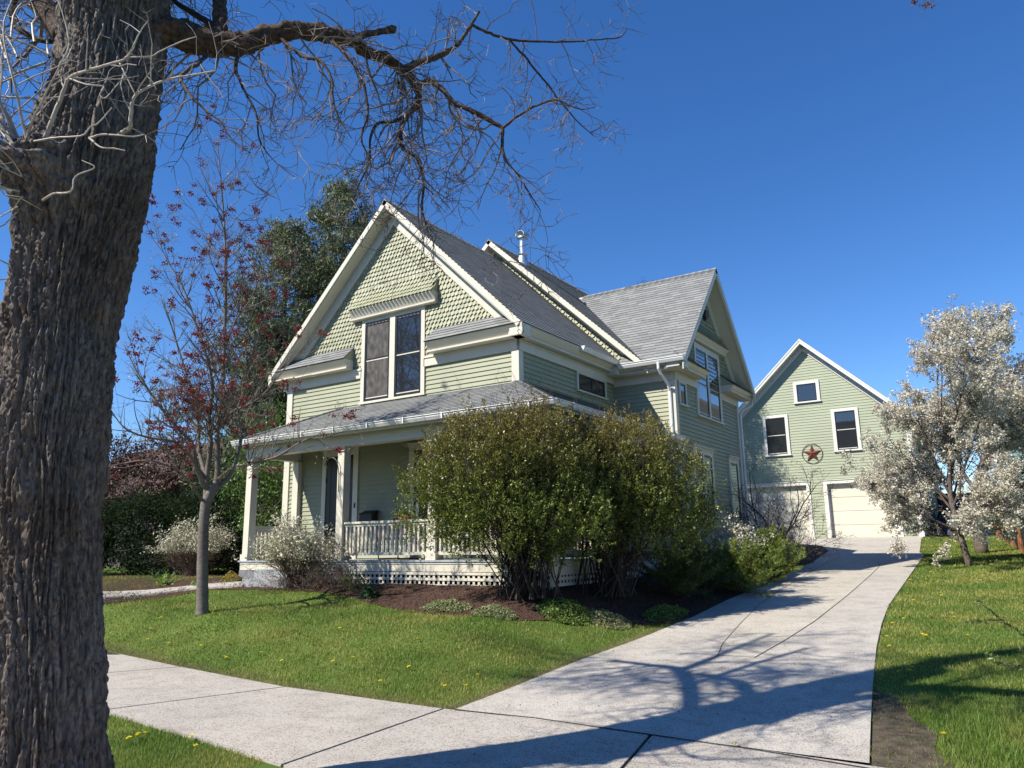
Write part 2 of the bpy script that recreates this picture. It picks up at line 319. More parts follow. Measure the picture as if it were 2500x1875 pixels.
# planting bed (bark mulch)
MUL=mat('bark_mulch',(.105,.062,.045),.95,.1,nscale=28,col2=(.03,.019,.015),bump=1,bscale=55,detail=6)
xsb=np.arange(-19.6,-3.3,.2)
mb=MB()
def bedrow(name,m):
    xs_=np.arange(-24,-4.7,.2); V=[];nc=26
    for x in xs_:
        y0=float(bedE(x)); y1=max(y0+.3,13.4)
        for i in range(nc+1):
            t=(i/nc)**1.3; y=y0+(y1-y0)*t
            xx=min(x,float(driveL(y))-.01) ; V.append((xx,y,G(xx,y)+.015+(.02*noise.noise(Vector((x*3,y*3,0))))))
    n=nc+1; F=[(j*n+i,(j+1)*n+i,(j+1)*n+i+1,j*n+i+1) for j in range(len(xs_)-1) for i in range(nc)]
    mb=MB(); mb.add(V,F); return mb.build(name,m,smooth=True)
tag(bedrow('planting_bed',MUL),kind='structure')
# bed continues beside the house up to the garage
mb=MB()
V=[];ysb=np.arange(12.0,33,.4)
for y in ysb:
    xr=float(driveL(y)); 
    for i in range(9):
        x=-8.6+(xr+8.6)*i/8-.003; V.append((x,y,G(x,y)+.019))
mb.add(V,[(j*9+i,j*9+i+1,(j+1)*9+i+1,(j+1)*9+i) for j in range(len(ysb)-1) for i in range(8)]); tag(mb.build('side_bed',MUL,smooth=True),kind='structure')
# garden walk to the porch steps, stepping slab at the side
def slab(name,pts,m,h=.05,off=.03):
    mb=MB(); n=len(pts); top=[(x,y,G(x,y)+off+h) for x,y in pts]; bot=[(x,y,G(x,y)-.05) for x,y in pts]
    mb.add(top+bot,[tuple(range(n))]+[(i,i+n,(i+1)%n+n,(i+1)%n) for i in range(n)]); return mb.build(name,m)
strip('garden_walk',[-22,-20,-18,-17,-16.3,-15.7,-15,-14,-13,-12.4],lambda x:np.interp(x,[-22,-18,-16.74,-15.66,-14,-12.4],[9.2,9.6,9.92,10.55,11.0,11.05]),lambda x:np.interp(x,[-22,-18,-16.74,-15.66,-14,-12.4],[9.8,10.15,10.42,10.95,11.45,11.6]),CON,3,.05,axis='x')['kind']='structure'
slab('stepping_slab',[(-5.98,17.3),(-5.64,17.05),(-5.08,17.3),(-5.15,17.9),(-5.75,18.1)],CON)['kind']='structure'
# trampled earth along the right edge of the driveway
DIRT=mat('bare_earth',(.12,.095,.07),.95,.1,nscale=8,col2=(.05,.04,.03),bump=1,bscale=30,detail=6)
strip('bare_earth',np.arange(5.2,8.9,.12),lambda y:driveR(y)+.015,lambda y:driveR(y)+.42+.1*math.sin(y*2.1)+.05*math.sin(y*7)-max(0,y-8.0)*.4,DIRT,5,.012)['kind']='structure'
strip('street',np.linspace(-59,59,30),lambda x:-14-.08*x,lambda x:-1.2-.1*x,mat('asphalt',(.05,.05,.052),.9,.2,nscale=20,namt=.2),3,.01,axis='x')['kind']='structure'
# ============================================================ THE HOUSE
HX0,HX1,HY=-15.67,-8.49,13.0; XC=-12.08
house=empty('house',(-12,15,-.7),'two storey sage green clapboard house with cream trim and steep grey shingled gables','house')
house['_loc']=(-12.,15.,-.7)
Ff=Fr((0,HY,0),(1,0,0),(0,-1,0)); Fs=Fr((HX1,0,0),(0,1,0),(1,0,0)); WX,WY0,WY1=-6.84,17.5,22.5
Fw=Fr((0,WY0,0),(1,0,0),(0,-1,0)); Fe=Fr((WX,0,0),(0,1,0),(1,0,0)); YC=20.0
zf=lambda x:8.38-.974*abs(x-XC)           # front block roof surface
MX=-12.15; zm=lambda x:8.88-.94*abs(x-MX)  # main block roof surface
zw=lambda y:7.58-1.09*abs(y-YC)            # wing roof surface
# sheathing cores
mb=MB(); pin=.012
pent=lambda x0,x1,zb,zfun,xc,y,dz:[(x0,y,zb),(x1,y,zb),(x1,y,zfun(x1)-dz),(xc,y,zfun(xc)-dz),(x0,y,zfun(x0)-dz)]
mb.prism(pent(HX0+pin,HX1-pin,-1.0,zf,XC,HY+pin,.2),(0,4.6,0))
mb.prism(pent(-16.6,-7.7,-1.0,zm,MX,WY0+pin,.2),(0,6.5,0))
mb.prism([(WX-pin,WY0+pin,-1),(WX-pin,WY1-pin,-1),(WX-pin,WY1-pin,zw(WY1)-.2),(WX-pin,YC,zw(YC)-.2),(WX-pin,WY0+pin,zw(WY0)-.2)],(-4,0,0))
mb.build('wall',M['wall'],house)
# clapboards
EX,TH=.104,.02
def siding(name,F,N,poly,m=M['siding'],ex=EX):
    mb=MB(); lap(mb,F.O,F.U,(0,0,1),N,poly,ex,TH); return mb.build(name,m,house)
siding('clapboard_siding',Ff,(0,-1,0),[(HX0,-.8),(HX1,-.8),(HX1,4.9),(HX0,4.9)])
siding('clapboard_siding',Fs,(1,0,0),[(HY,-.8),(WY0,-.8),(WY0,4.3),(HY,4.3)])
siding('clapboard_siding',Fw,(0,-1,0),[(HX1,-.8),(WX,-.8),(WX,4.3),(HX1,4.3)])
siding('clapboard_siding',Fe,(1,0,0),[(WY0,-.8),(WY1,-.8),(WY1,4.6),(WY0,4.6)])
# decorative cut shingles in the gables
def inside(p,poly):
    c=False;n=len(poly)
    for i in range(n):
        a,b=poly[i],poly[(i+1)%n]
        if (a[1]>p[1])!=(b[1]>p[1]) and p[0]<(b[0]-a[0])*(p[1]-a[1])/(b[1]-a[1])+a[0]: c=not c
    return c
def scales(mb,P,u0,u1,v0,v1,test,w=.112,e=.112,th=.036,point=lambda r:False):
    """P(u,v,n) -> point"""
    r=0; v=v0
    while v<v1:
        u=u0+(w/2 if r%2 else 0)-w; pt=point(r)
        while u<u1+w:
            if test((u,v+e*.3)):
                hw=w/2-.006; j=random.uniform(-.003,.003); q=[]
                if pt: pr=[(-hw,e*1.25),(-hw,e*.5),(0,-.004),(hw,e*.5),(hw,e*1.25)]
                else: pr=[(-hw,e*1.25),(-hw,e*.32),(-hw*.72,e*.1),(-hw*.3,0),(hw*.3,0),(hw*.72,e*.1),(hw,e*.32),(hw,e*1.25)]
                top=[P(u+a,v+b+j,th*(1-b/(e*1.25))+.003) for a,b in pr]; n=len(top)
                bot=[P(u+a,v+b+j,-.004) for a,b in pr[1:-1]]; k=len(bot)
                fs=[tuple(range(n))]+[(1+i,n+i,n+i+1,2+i) for i in range(k-1)]
                mb.add(top+bot,fs)
            u+=w
        v+=e; r+=1
mb=MB(); tri=[(HX0,4.1),(HX1,4.1),(HX1,4.55),(XC,7.95),(HX0,4.55)]
scales(mb,lambda u,vv,n:Ff(u,vv,n),HX0,HX1,4.15,8,lambda p:inside(p,tri) and not(-13.0<p[0]<-11.1 and p[1]<5.4),point=lambda r:r%9 in(7,8))
mb.build('fishscale_shingles',M['scale'],house)
Fm=Fw
mb=MB(); tri=[(-16,4.5),(-7.2,4.5),(-7.6,4.7),(MX,8.5),(-16,4.9)]
scales(mb,lambda u,vv,n:Fm(u,vv,n),XC,-7.5,4.6,8.6,lambda p:inside(p,tri) and p[1]>zf(p[0])-.1 and p[1]<zm(p[0])-.28,w=.12,e=.12)
mb.build('fishscale_shingles',M['scale'],house)
mb=MB(); tri=[(WY0,4.3),(WY1,4.3),(WY1,4.7),(YC,7.2),(WY0,4.7)]
scales(mb,lambda u,vv,n:Fe(u,vv,n),WY0,WY1,4.35,7.3,lambda p:inside(p,tri),point=lambda r:r%9 in(7,8))
mb.build('fishscale_shingles',M['scale'],house)
# roofs
def roofplane(name,O,U,V,N,poly,ex=.127,th=.011,parent=house,m=None,under=.11):
    O,U,V,N=Vector(O),Vector(U).normalized(),Vector(V).normalized(),Vector(N).normalized()
    mb=MB(); lap(mb,O,U,V,N,poly,ex,th)
    o=mb.build(name,m or M['roof'],parent); return o
def slabboard(name,pts,N,t0,t1,m,parent=house):
    """board of the same outline under a roof plane, from depth t0 to t1"""
    N=Vector(N).normalized(); mb=MB(); a=[Vector(p)-N*t0 for p in pts]; mb.prism(a,-N*(t1-t0)); return mb.build(name,m,parent)
def gable(zfun,xc,xe,y0,y1,s,sl,axis='x',sides=(1,-1),top=None):
    """two roof slopes; returns nothing. axis 'x': ridge along y"""
    for sg in sides:
        L=abs(xe[sg]-xc)*math.hypot(1,sl)
        if axis=='x':
            O=(xe[sg],y0,zfun(xe[sg])); U=(0,1,0); V=(-sg,0,sl); N=(sg*sl,0,1)
            pts=[(xe[sg],y0,zfun(xe[sg])),(xe[sg],y1,zfun(xe[sg])),(xc,y1,zfun(xc)),(xc,y0,zfun(xc))]
        else:
            O=(y0,xe[sg],zfun(xe[sg])); U=(1,0,0); V=(0,-sg,sl); N=(0,sg*sl,1)
            pts=[(y0,xe[sg],zfun(xe[sg])),(y1,xe[sg],zfun(xe[sg])),(y1,xc,zfun(xc)),(y0,xc,zfun(xc))]
        w=abs(y1-y0); poly=[(0,0),(w,0),(w,L),(0,L)]
        if top and sg in top: poly,pts=top[sg](poly,pts)
        roofplane('roof',O,U,V,N,poly)
        slabboard('soffit',pts,N,.012,.13,M['trim'])
OV=.32
gable(zf,XC,{1:-8.17,-1:-16.1},HY-OV-.06,WY0+.3,1,.974)
gable(zm,MX,{1:-7.37,-1:-16.93},WY0-OV-.08,24.3,1,.94)
# wing: front slope runs into the main roof
def cut(poly,pts):
    # O at x=WX+..; u runs from -11.2 to -6.42
    L=poly[2][1]; s45=4.84
    return [(3.03,0),(s45,0),(s45,L),(.45,L),(3.03,.62)],[(-8.17,17.08,zw(17.08)),(-6.36,17.08,zw(17.08)),(-6.36,YC,zw(YC)),(-10.75,YC,zw(YC)),(-8.17,17.5,zw(17.5))]
gable(zw,YC,{-1:17.08,1:22.92},-11.2,-6.36,1,1.09,axis='y',top={-1:cut})
# ridge caps
def caps(p0,p1,sl,parent=house,name='ridge_cap',st=.2,w=.14,axisN=None):
    p0,p1=Vector(p0),Vector(p1); d=(p1-p0); L=d.length; d.normalize(); side=Vector((-d.y,d.x,0)).normalized(); mb=MB(); n=int(L/st)
    for i in range(n):
        a=p0+d*(i*st); b=a+d*(st*1.12)
        for s in (1,-1):
            ha=.03; hb=.018
            q=[a+Vector((0,0,ha)),b+Vector((0,0,hb)),b+side*s*w+Vector((0,0,hb-sl*w)),a+side*s*w+Vector((0,0,ha-sl*w))]
            lo=[p-Vector((0,0,.02)) for p in q]
            mb.add(q+lo,[(0,1,2,3) if s<0 else (3,2,1,0),(0,3,7,4),(3,2,6,7),(1,2,6,5)],[(i*.27,k*.1) for k in range(8)])
    mb.build(name,M['roof'],parent)
caps((XC,HY-OV-.06,zf(XC)),(XC,17.4,zf(XC)),.974); caps((MX,WY0-OV-.08,zm(MX)),(MX,24.2,zm(MX)),.94); caps((-6.36,YC,zw(YC)),(-10.6,YC,zw(YC)),1.09)
# rake boards
def rake(F,zfun,xc,xe,n0,h=.24,dz=.0,name='rake_board',parent=house,m=None,crown=.08):
    mb=MB()
    for sg in (1,-1):
        for (d0,d1,a,b) in ((.0,crown,n0,n0+.045),(crown,h,n0,n0+.028)):
            top=[(xc,zfun(xc)-dz-d0),(xe[sg],zfun(xe[sg])-dz-d0)]; bot=[(xe[sg],zfun(xe[sg])-dz-d1),(xc,zfun(xc)-dz-d1)]
            P=[F(u,vv,a) for u,vv in top+bot]; mb.prism(P,F.N*(b-a))
        if crown:   # thin moulding line
            P=[F(xc,zfun(xc)-dz-crown,n0+.028),F(xe[sg],zfun(xe[sg])-dz-crown,n0+.028),F(xe[sg],zfun(xe[sg])-dz-crown-.022,n0+.028),F(xc,zfun(xc)-dz-crown-.022,n0+.028)]; mb.prism(P,F.N*.012)
    return mb.build(name,m or M['trim'],parent)
rake(Ff,zf,XC,{1:-8.15,-1:-16.12},OV+.0,h=.22)
rake(Fm,zm,MX,{1:-7.35,-1:-16.95},OV+.02,h=.2)
rake(Fe,zw,YC,{1:22.94,-1:17.06},.42)
def frieze(F,zfun,xc,xe,dz,h,t=.052,parent=house,m=None):
    mb=MB()
    for sg in (1,-1):
        P=[F(xc,zfun(xc)-dz,0),F(xe[sg],zfun(xe[sg])-dz,0),F(xe[sg],zfun(xe[sg])-dz-h,0),F(xc,zfun(xc)-dz-h,0)]; mb.prism(P,F.N*t)
    mb.build('gable_frieze',m or M['trim'],parent)
frieze(Ff,zf,XC,{1:-8.55,-1:-15.6},.13*1.4+.0,.38); frieze(Fm,zm,MX,{1:-7.7,-1:-16.6},.18,.13); frieze(Fe,zw,YC,{1:22.45,-1:17.55},.19,.36)
# pent roofs at the gable feet with cornice below
def pentroof(F,u0,u1,zb,zt,ov,ztop,cl=0,cr=0):
    """box cornice zb..zt at n=ov and a small shed roof up to ztop on the wall"""
    mb=MB(); prof=[(0,zb),(ov-.10,zb),(ov-.085,zb+.012),(ov-.085,zb+.05),(ov-.125,zb+.055),(ov,zt-.02),(ov,zt),(0,zt)]
    mb.prism([F(u0,vv,n) for n,vv in prof],F.U*(u1-u0)); mb.build('cornice',M['trim'],house)
    L=math.hypot(ov+.03,ztop-zt); V=(Vector((0,0,ztop-zt))-F.N*(ov+.03)); N=(F.N*(ztop-zt)+Vector((0,0,ov+.03)))
    mb=MB(); lap(mb,F(u0-.02,zt,ov+.03),F.U,V.normalized(),N.normalized(),[(0,0),(u1-u0+.04-(.03 if cr else 0),0),(u1-u0+.04-cr,L),(cl,L)],.127,.011); mb.build('roof',M['roof'],house)
    mb=MB()
    for u,s in (((u0,1),) if cr else ((u1,-1),)): mb.prism([F(u,zt,.005),F(u,zt,ov+.0),F(u,ztop-.02,.005)],F.U*s*.03)
    mb.build('pent_end',M['scale'],house)
pentroof(Ff,-10.76,-8.17,4.31,4.55,OV+.03,4.92,cr=.42); pentroof(Ff,-16.11,-13.34,4.31,4.55,OV+.03,4.92,cl=.42)
pentroof(Fe,17.08,18.98,4.24,4.42,.42,4.78,cl=.36); pentroof(Fe,20.98,22.92,4.24,4.42,.42,4.78,cr=.36)
mb=MB()
mb.prism([(-16.0,HY-OV,4.32),(-15.2,HY-OV,4.32),(-15.2,HY,4.32),(-16.0,HY,4.32)],(0,0,.03)); mb.build('eave_soffit',M['trim'],house)
for q in ((-8.52,-8.19,12.69,13.02,4.311,4.40),(-6.9,-6.5,17.11,17.5,4.222,4.36),(-8.5,-8.13,17.0,17.5,4.225,4.46)): mb=MB(); mb.box(*q); mb.build('eave_corner_block',M['trim'],house)
# eaves along the side: cornice, soffit, gutter
def cornice(F,u0,u1,zb,zt,ov,name='cornice'):
    mb=MB(); prof=[(0,zb),(ov-.10,zb),(ov-.085,zb+.012),(ov-.085,zb+.05),(ov-.125,zb+.055),(ov,zt-.02),(ov,zt),(0,zt)]
    mb.prism([F(u0,vv,n) for n,vv in prof],F.U*(u1-u0)); mb.build(name,M['trim'],house)
cornice(Fs,HY-OV,17.12,4.31,4.53,.31); cornice(Fw,-8.17,-6.42,4.22,4.40,.42)
def gutter(F,u0,u1,zt,n0,w=.11,h=.11,straps=0,parent=house):
    mb=MB(); prof=[(n0,zt),(n0,zt-h),(n0+w*.55,zt-h),(n0+w*.85,zt-h*.45),(n0+w*.85,zt-.02),(n0+w,zt-.015),(n0+w,zt),(n0+w-.012,zt),(n0+w*.85-.012,zt-.03),(n0+w*.5,zt-h+.015),(n0+.012,zt-h+.015),(n0+.012,zt)]
    V=[F(u0,vv,n) for n,vv in prof]+[F(u1,vv,n) for n,vv in prof]; k=len(prof)
    mb.add(V,[(i,(i+1)%k,(i+1)%k+k,i+k) for i in range(k)])
    for u in (u0,u1): mb.add([F(u,zt,n0),F(u,zt-h,n0),F(u,zt-h,n0+w*.55),F(u,zt-h*.45,n0+w*.85),F(u,zt,n0+w)],[(0,1,2,3,4),])
    g=mb.build('gutter',M['gutter'],parent)
    if straps:
        for i in range(straps):
            u=u0+(u1-u0)*(i+.5)/straps; b=MB(); b.lbox(F,u-.013,u+.013,zt-.118,zt+.006,n0+w-.02,n0+w+.006); b.lbox(F,u-.013,u+.013,zt+.002,zt+.008,n0-.02,n0+w); b.build('gutter_strap',M['gutter'],g)
    return g
gutter(Fs,15.2,17.03,4.58,.31,.12,.12); gutter(Fw,-8.1,-6.36,4.47,.42,.12,.12)
# friezes under the eaves, corner boards
t=.05
def fb(*a):
    mb=MB(); mb.lbox(*a); mb.build('frieze_board',M['trim'],house)
fb(Ff,-11.05,HX1+.0,4.07,4.315,0,t); fb(Ff,HX0,-13.03,4.07,4.315,0,t); fb(Fs,HY,WY0-.0,4.07,4.315,0,t+.002); fb(Fw,HX1+.036,WX,4.0,4.23,0,t)
fb(Fe,17.5,18.98,4.02,4.25,0,t+.002); fb(Fe,20.98,22.5,4.02,4.25,0,t+.002)
for (F,a,b) in ((Ff,-11.05,HX1),(Ff,HX0,-13.03),(Fs,HY,WY0),(Fe,17.5,19),(Fe,20.98,22.5)):
    mb=MB(); mb.lbox(F,a,b,4.26 if F!=Fe else 4.19,4.3 if F!=Fe else 4.23,t+.002,t+.02); mb.build('bed_moulding',M['trim'],house)
def cboard(F,u0,u1,z0,z1,t=.042):
    mb=MB(); mb.lbox(F,u0,u1,z0,z1,0,t); mb.build('corner_board',M['trim'],house)
cboard(Ff,HX1-.14,HX1+.044,-.2,4.065); cboard(Fs,HY+.0,HY+.14,-.2,4.065,.040); cboard(Ff,HX0-.04,HX0+.16,-.6,4.065)
cboard(Fw,WX-.15,WX+.044,-.5,3.995); cboard(Fe,WY0,WY0+.13,-.5,4.015,.040); cboard(Fe,WY1-.14,WY1+.02,-.5,4.015,.042)
cboard(Fr((HX0,0,0),(0,1,0),(-1,0,0)),HY,HY+.14,-.6,4.065,.038)
# windows
def window(F,u0,u1,v0,v1,tw,sashes,mid=None,head=.0,sill=.03,par=house,n0=.0,tm=None,panes='glass',sw=.045,cap=0,th=.05,split=None,bm=None):
    """casing outline u0..v1; sashes = list of (a,b) openings in u; mid = height of the meeting rail"""
    tm=tm or M['trim']; bm=bm or M['black']; mb=MB(); zb,zt=v0+sill*1.6,v1-tw-head
    us=[u0]+[x for s in sashes for x in s]+[u1]
    for i in range(0,len(us),2): mb.lbox(F,us[i],us[i+1],v0+sill,v1,n0,n0+th)
    for a,b in sashes: mb.lbox(F,a,b,zt,v1,n0,n0+th-.003); mb.lbox(F,a,b,v0+sill,zb,n0,n0+th-.003)
    mb.lbox(F,u0-.03,u1+.03,v0-.012,v0+sill,n0,n0+th+.03)
    if cap: mb.lbox(F,u0-.04,u1+.04,v1,v1+.035,n0,n0+th+.05); mb.lbox(F,u0-.02,u1+.02,v1-.05,v1,n0,n0+th+.015)
    w=mb.build('window',tm,par)
    for k,(a,b) in enumerate(sashes):
        s=MB(); d0,d1=n0+.0,n0+th-.012
        s.lbox(F,a,a+sw,zb,zt,d0,d1); s.lbox(F,b-sw,b,zb,zt,d0,d1); s.lbox(F,a+sw,b-sw,zb,zb+sw*1.15,d0,d1-.001); s.lbox(F,a+sw,b-sw,zt-sw*1.4,zt,d0,d1-.001)
        if mid: s.lbox(F,a+sw,b-sw,mid-.018,mid+.018,d0,d1-.002)
        if split: 
            c=(a+b)/2; s.lbox(F,c-.015,c+.015,zb+sw,zt-sw,d0,d1-.002)
        s.build('sash',bm,w)
        g=MB(); g.add([F(a+sw*.5,zb+.02,n0+.027),F(b-sw*.5,zb+.02,n0+.027),F(b-sw*.5,zt-.02,n0+.027),F(a+sw*.5,zt-.02,n0+.027)],[(0,1,2,3) if F.flip is False else (3,2,1,0)])
        pm=panes if isinstance(panes,str) else panes[k]; g.build('pane',M[pm],w)
        if mid:
            l_=MB(); l_.lbox(F,a+sw,b-sw,mid-.045,mid-.019,d0,d1-.004); l_.build('rail',tm,w); l_=MB(); l_.lbox(F,a+sw,b-sw,zb+sw*1.15,zb+sw*1.15+.025,d0,d1-.006); l_.build('rail',tm,w)
    return w
window(Ff,-13.05,-11.03,3.42,5.56,.10,[(-12.94,-12.12),(-11.955,-11.14)],mid=4.5,head=.02,panes=['screen','glass'],sw=.055)
window(Fs,15.48,17.02,3.60,4.10,.07,[(15.56,16.93)],sw=.045,split=True,head=0,panes='glass',bm=M['black'])
M['blueframe']=mat('dark_green_sash_paint',(.02,.045,.05),.4,.5)
window(Fe,17.74,18.24,3.41,4.03,.06,[(17.81,18.17)],sw=.035,bm=M['blueframe'])
window(Fe,19.0,20.98,3.30,5.32,.16,[(19.1,19.9),(20.02,20.84)],mid=4.22,bm=M['blueframe'])
window(Fe,18.43,19.92,.30,2.45,.16,[(18.55,19.1),(19.22,19.8)],mid=None,cap=1,bm=M['blueframe'])
window(Fe,21.24,22.1,.20,2.42,.16,[(21.36,21.98)],mid=None,cap=1,bm=M['blueframe'])
# window hoods with a flared shingle skirt
def hood(F,u0,u1,zb,zt,ov,zs):
    mb=MB(); prof=[(0,zb),(ov-.09,zb),(ov-.075,zb+.02),(ov-.075,zb+.05),(ov-.10,zb+.055),(ov,zt-.02),(ov,zt),(0,zt)]
    mb.prism([F(u0,vv,n) for n,vv in prof],F.U*(u1-u0)); h=mb.build('window_hood',M['trim'],house)
    mb=MB(); Hh=zs-zt
    def P(u,vv,n):
        t=(vv-zt)/Hh; t=max(0,min(1,t)); return F(u,vv,.02+(ov)*(1-t)**1.7+n)
    scales(mb,P,u0+.06,u1-.06,zt+.0,zs-.02,lambda p:u0+.02<p[0]<u1-.02,point=lambda r:r%9 in(3,4,5))
    for u,s in ((u0,1),(u1,-1)):
        pts=[F(u,zt,0.0)]+[P(u,zt+Hh*i/6,-.005) for i in range(7)]; mb.prism(pts,F.U*s*.02)
    mb.build('shingle_skirt',M['scale'],house)
hood(Ff,-13.36,-10.66,5.53,5.79,.22,6.28); hood(Fe,18.86,21.4,5.34,5.52,.22,5.95)
mb=MB(); c=Vector((WX+.02,20.03,6.3)); mb.tube([c,c+Vector((.03,0,0))],[.17,.17],16); mb.tube([c+Vector((.03,0,0)),c+Vector((.1,0,-.01))],[.15,.13],16); mb.build('round_vent',M['iron'],house)
# ---- porch
FZ=-.225; PY=11.50; PE=11.30; PXR=-6.87; GX=-6.70
porch=MB()
def deck(mb):
    mb.box(-15.36,PXR+.03,PY-.03,HY-.02,FZ-.035,FZ); mb.box(HX1+.05,PXR+.03,HY-.02,WY0-.02,FZ-.035,FZ)
deck(porch); porch.build('porch_floor',M['floor'],house)
mb=MB(); mb.box(-15.31,PXR,PY,PY+.04,-.44,FZ-.036); mb.box(PXR-.04,PXR,PY+.04,WY0-.02,-.44,FZ-.036); mb.box(-15.31,-15.27,PY+.04,HY,-.44,FZ-.036)
mb.box(-15.3,PXR+.012,PY-.012,PY,-.30,-.27); mb.build('porch_skirt_board',M['trim'],house)
FL=Fr((0,PY,0),(1,0,0),(0,-1,0)); FLs=Fr((PXR,0,0),(0,1,0),(1,0,0))
def lattice(F,u0,u1,z0,z1,name='lattice'):
    mb=MB(); sp=.118; u=u0
    while u<u1: mb.lbox(F,u,min(u+.052,u1),z0,z1,-.012,.0); u+=sp
    mb.lbox(F,u0,u1,z1-.05,z1-.001,.002,.014); mb.lbox(F,u0,u1,(z0+z1)/2-.028,(z0+z1)/2+.022,.002,.014); mb.lbox(F,u0,u1,z0-.02,z0+.03,.002,.014)
    mb.build(name,M['trim'],house)
lattice(FL,-12.95,PXR,-.70,-.45); lattice(FLs,PY,WY0,-.66,-.44)
mb=MB(); mb.box(-15.2,PXR-.1,PY+.3,PY+.34,-1,-.45); mb.box(PXR-.3,PXR-.26,PY+.4,WY0,-1,-.45); mb.build('crawl_space_shade',M['dark'],house)  # near-black boards stand in for the shade behind the lattice
mb=MB(); mb.box(-15.33,-14.4,PY+.0,HY,-1.1,-.45); STONE=mat('grey_foundation_stone',(.20,.205,.22),.9,.2,nscale=4,namt=.35,bump=.8,bscale=20); mb.build('foundation',STONE,house)
# steps between the first two posts
mb=MB()
for i in range(2): mb.box(-14.4,-12.95,PY-.3*(i+1),PY-.3*i-.001,-1.1,FZ-.19*(i+1))
mb.build('porch_step',mat('step_paint',(.33,.34,.35),.6,.3,nscale=5,namt=.1),house)
def post(x,y,z0=FZ,z1=2.17,w=.19):
    mb=MB(); mb.box(x-w/2,x+w/2,y-w/2,y+w/2,z0+.14,z1-.1); mb.box(x-w/2-.03,x+w/2+.03,y-w/2-.03,y+w/2+.03,z0,z0+.14); mb.box(x-w/2-.025,x+w/2+.025,y-w/2-.025,y+w/2+.025,z1-.1,z1)
    mb.build('porch_post',M['trim'],house)
mb=MB(); mb.box(-15.25,-15.05,12.87,12.99,FZ,2.17); mb.box(-15.28,-15.02,12.84,12.995,FZ,FZ+.14); mb.build('pilaster',M['trim'],house)
py=PY+.13; PX=[-15.31+.1,-12.14,-9.6,PXR-.12]
for x in PX: post(x,py)
for y in (14.3,17.2): post(PXR-.12,y)
mb=MB(); mb.box(-15.32,PXR-.0,py-.12,py+.1,2.17,2.48); mb.box(PXR-.22,PXR,py+.1,WY0-.02,2.17,2.48); mb.box(-15.32,-15.1,py+.1,HY-.02,2.17,2.48)
mb.box(-15.33,PXR+.01,py-.132,py-.12,2.17,2.24); mb.build('porch_beam',M['trim'],house)
def railing(a,b,n):
    a,b=Vector(a),Vector(b); d=(b-a).normalized(); L=(b-a).length; s=Vector((-d.y,d.x,0)); F=Fr(a,d,s); mb=MB()
    zt=.56; mb.lbox(F,0,L,zt-.045,zt,-.06,.06); mb.lbox(F,0,L,zt-.1,zt-.046,-.032,.032); mb.lbox(F,0,L,-.13,-.07,-.04,.04); r=mb.build('railing',M['trim'],house)
    for i in range(n):
        m2=MB(); u=L*(i+.5)/n; m2.lbox(F,u-.026,u+.026,-.071,zt-.099,-.024,.024); m2.build('baluster',M['trim'],r)
railing((PX[1]+.1,py,0),(PX[2]-.1,py,0),20); railing((PX[2]+.1,py,0),(PX[3]-.1,py,0),22); railing((PXR-.12,py+.1,0),(PXR-.12,14.2,0),20); railing((PXR-.12,14.4,0),(PXR-.12,17.1,0),22); railing((PX[0],py+.1,0),(PX[0],HY-.05,0),11)
# porch roof: front slope, side slope, left hip
ZE,ZT=2.55,3.40; fs=(ZT-ZE)/(HY-PE)
mb=MB(); LN=math.hypot(HY-PE,ZT-ZE); V=Vector((0,HY-PE,ZT-ZE)).normalized(); N=Vector((0,-(ZT-ZE),HY-PE)).normalized()
lap(mb,(-15.52,PE,ZE),(1,0,0),V,N,[(0,0),(GX+15.52,0),(HX1+15.52,LN),(-13.7+15.52,LN)],.127,.011); mb.build('porch_roof',M['roof'],house)
LS=math.hypot(GX-HX1,ZT-ZE); V2=Vector((-(GX-HX1),0,ZT-ZE)).normalized(); N2=Vector((ZT-ZE,0,GX-HX1)).normalized()
mb=MB(); lap(mb,(GX,PE,ZE),(0,1,0),V2,N2,[(0,0),(WY0-PE,0),(WY0-PE,LS),(HY-PE,LS)],.127,.011); mb.build('porch_roof',M['roof'],house)
LL=math.hypot(1.82,ZT-ZE); V3=Vector((1.82,0,ZT-ZE)).normalized(); N3=Vector((-(ZT-ZE),0,1.82)).normalized()
mb=MB(); lap(mb,(-15.52,HY,ZE),(0,-1,0),V3,N3,[(0,0),(HY-PE,0),(0,LL)],.127,.011); mb.build('porch_roof',M['roof'],house)
def hipcaps(p0,p1,n):
    p0,p1=Vector(p0),Vector(p1); d=(p1-p0)/n; s=Vector((-d.y,d.x,0)).normalized(); mb=MB()
    for i in range(n):
        a=p0+d*i; b=a+d*1.1
        for sg in (1,-1):
            q=[a+Vector((0,0,.035)),b+Vector((0,0,.024)),b+s*sg*.13+Vector((0,0,-.012)),a+s*sg*.13+Vector((0,0,.0))]; lo=[p-Vector((0,0,.02)) for p in q]
            mb.add(q+lo,[(0,1,2,3) if sg<0 else (3,2,1,0),(0,3,7,4),(3,2,6,7)],[(i*.27,k*.1) for k in range(8)])
    mb.build('hip_cap',M['roof'],house)
hipcaps((GX,PE,ZE),(HX1,HY,ZT),17); hipcaps((-15.52,PE,ZE),(-13.7,HY,ZT),16)
mb=MB(); mb.prism([(-15.52,PE+.01,ZE-.07),(GX,PE+.01,ZE-.07),(GX,WY0-.03,ZE-.07),(HX1+.06,WY0-.03,ZE-.07),(HX1+.06,HY-.06,ZE-.07),(-15.52,HY-.06,ZE-.07)],(0,0,.035)); mb.build('porch_ceiling',M['trim'],house)
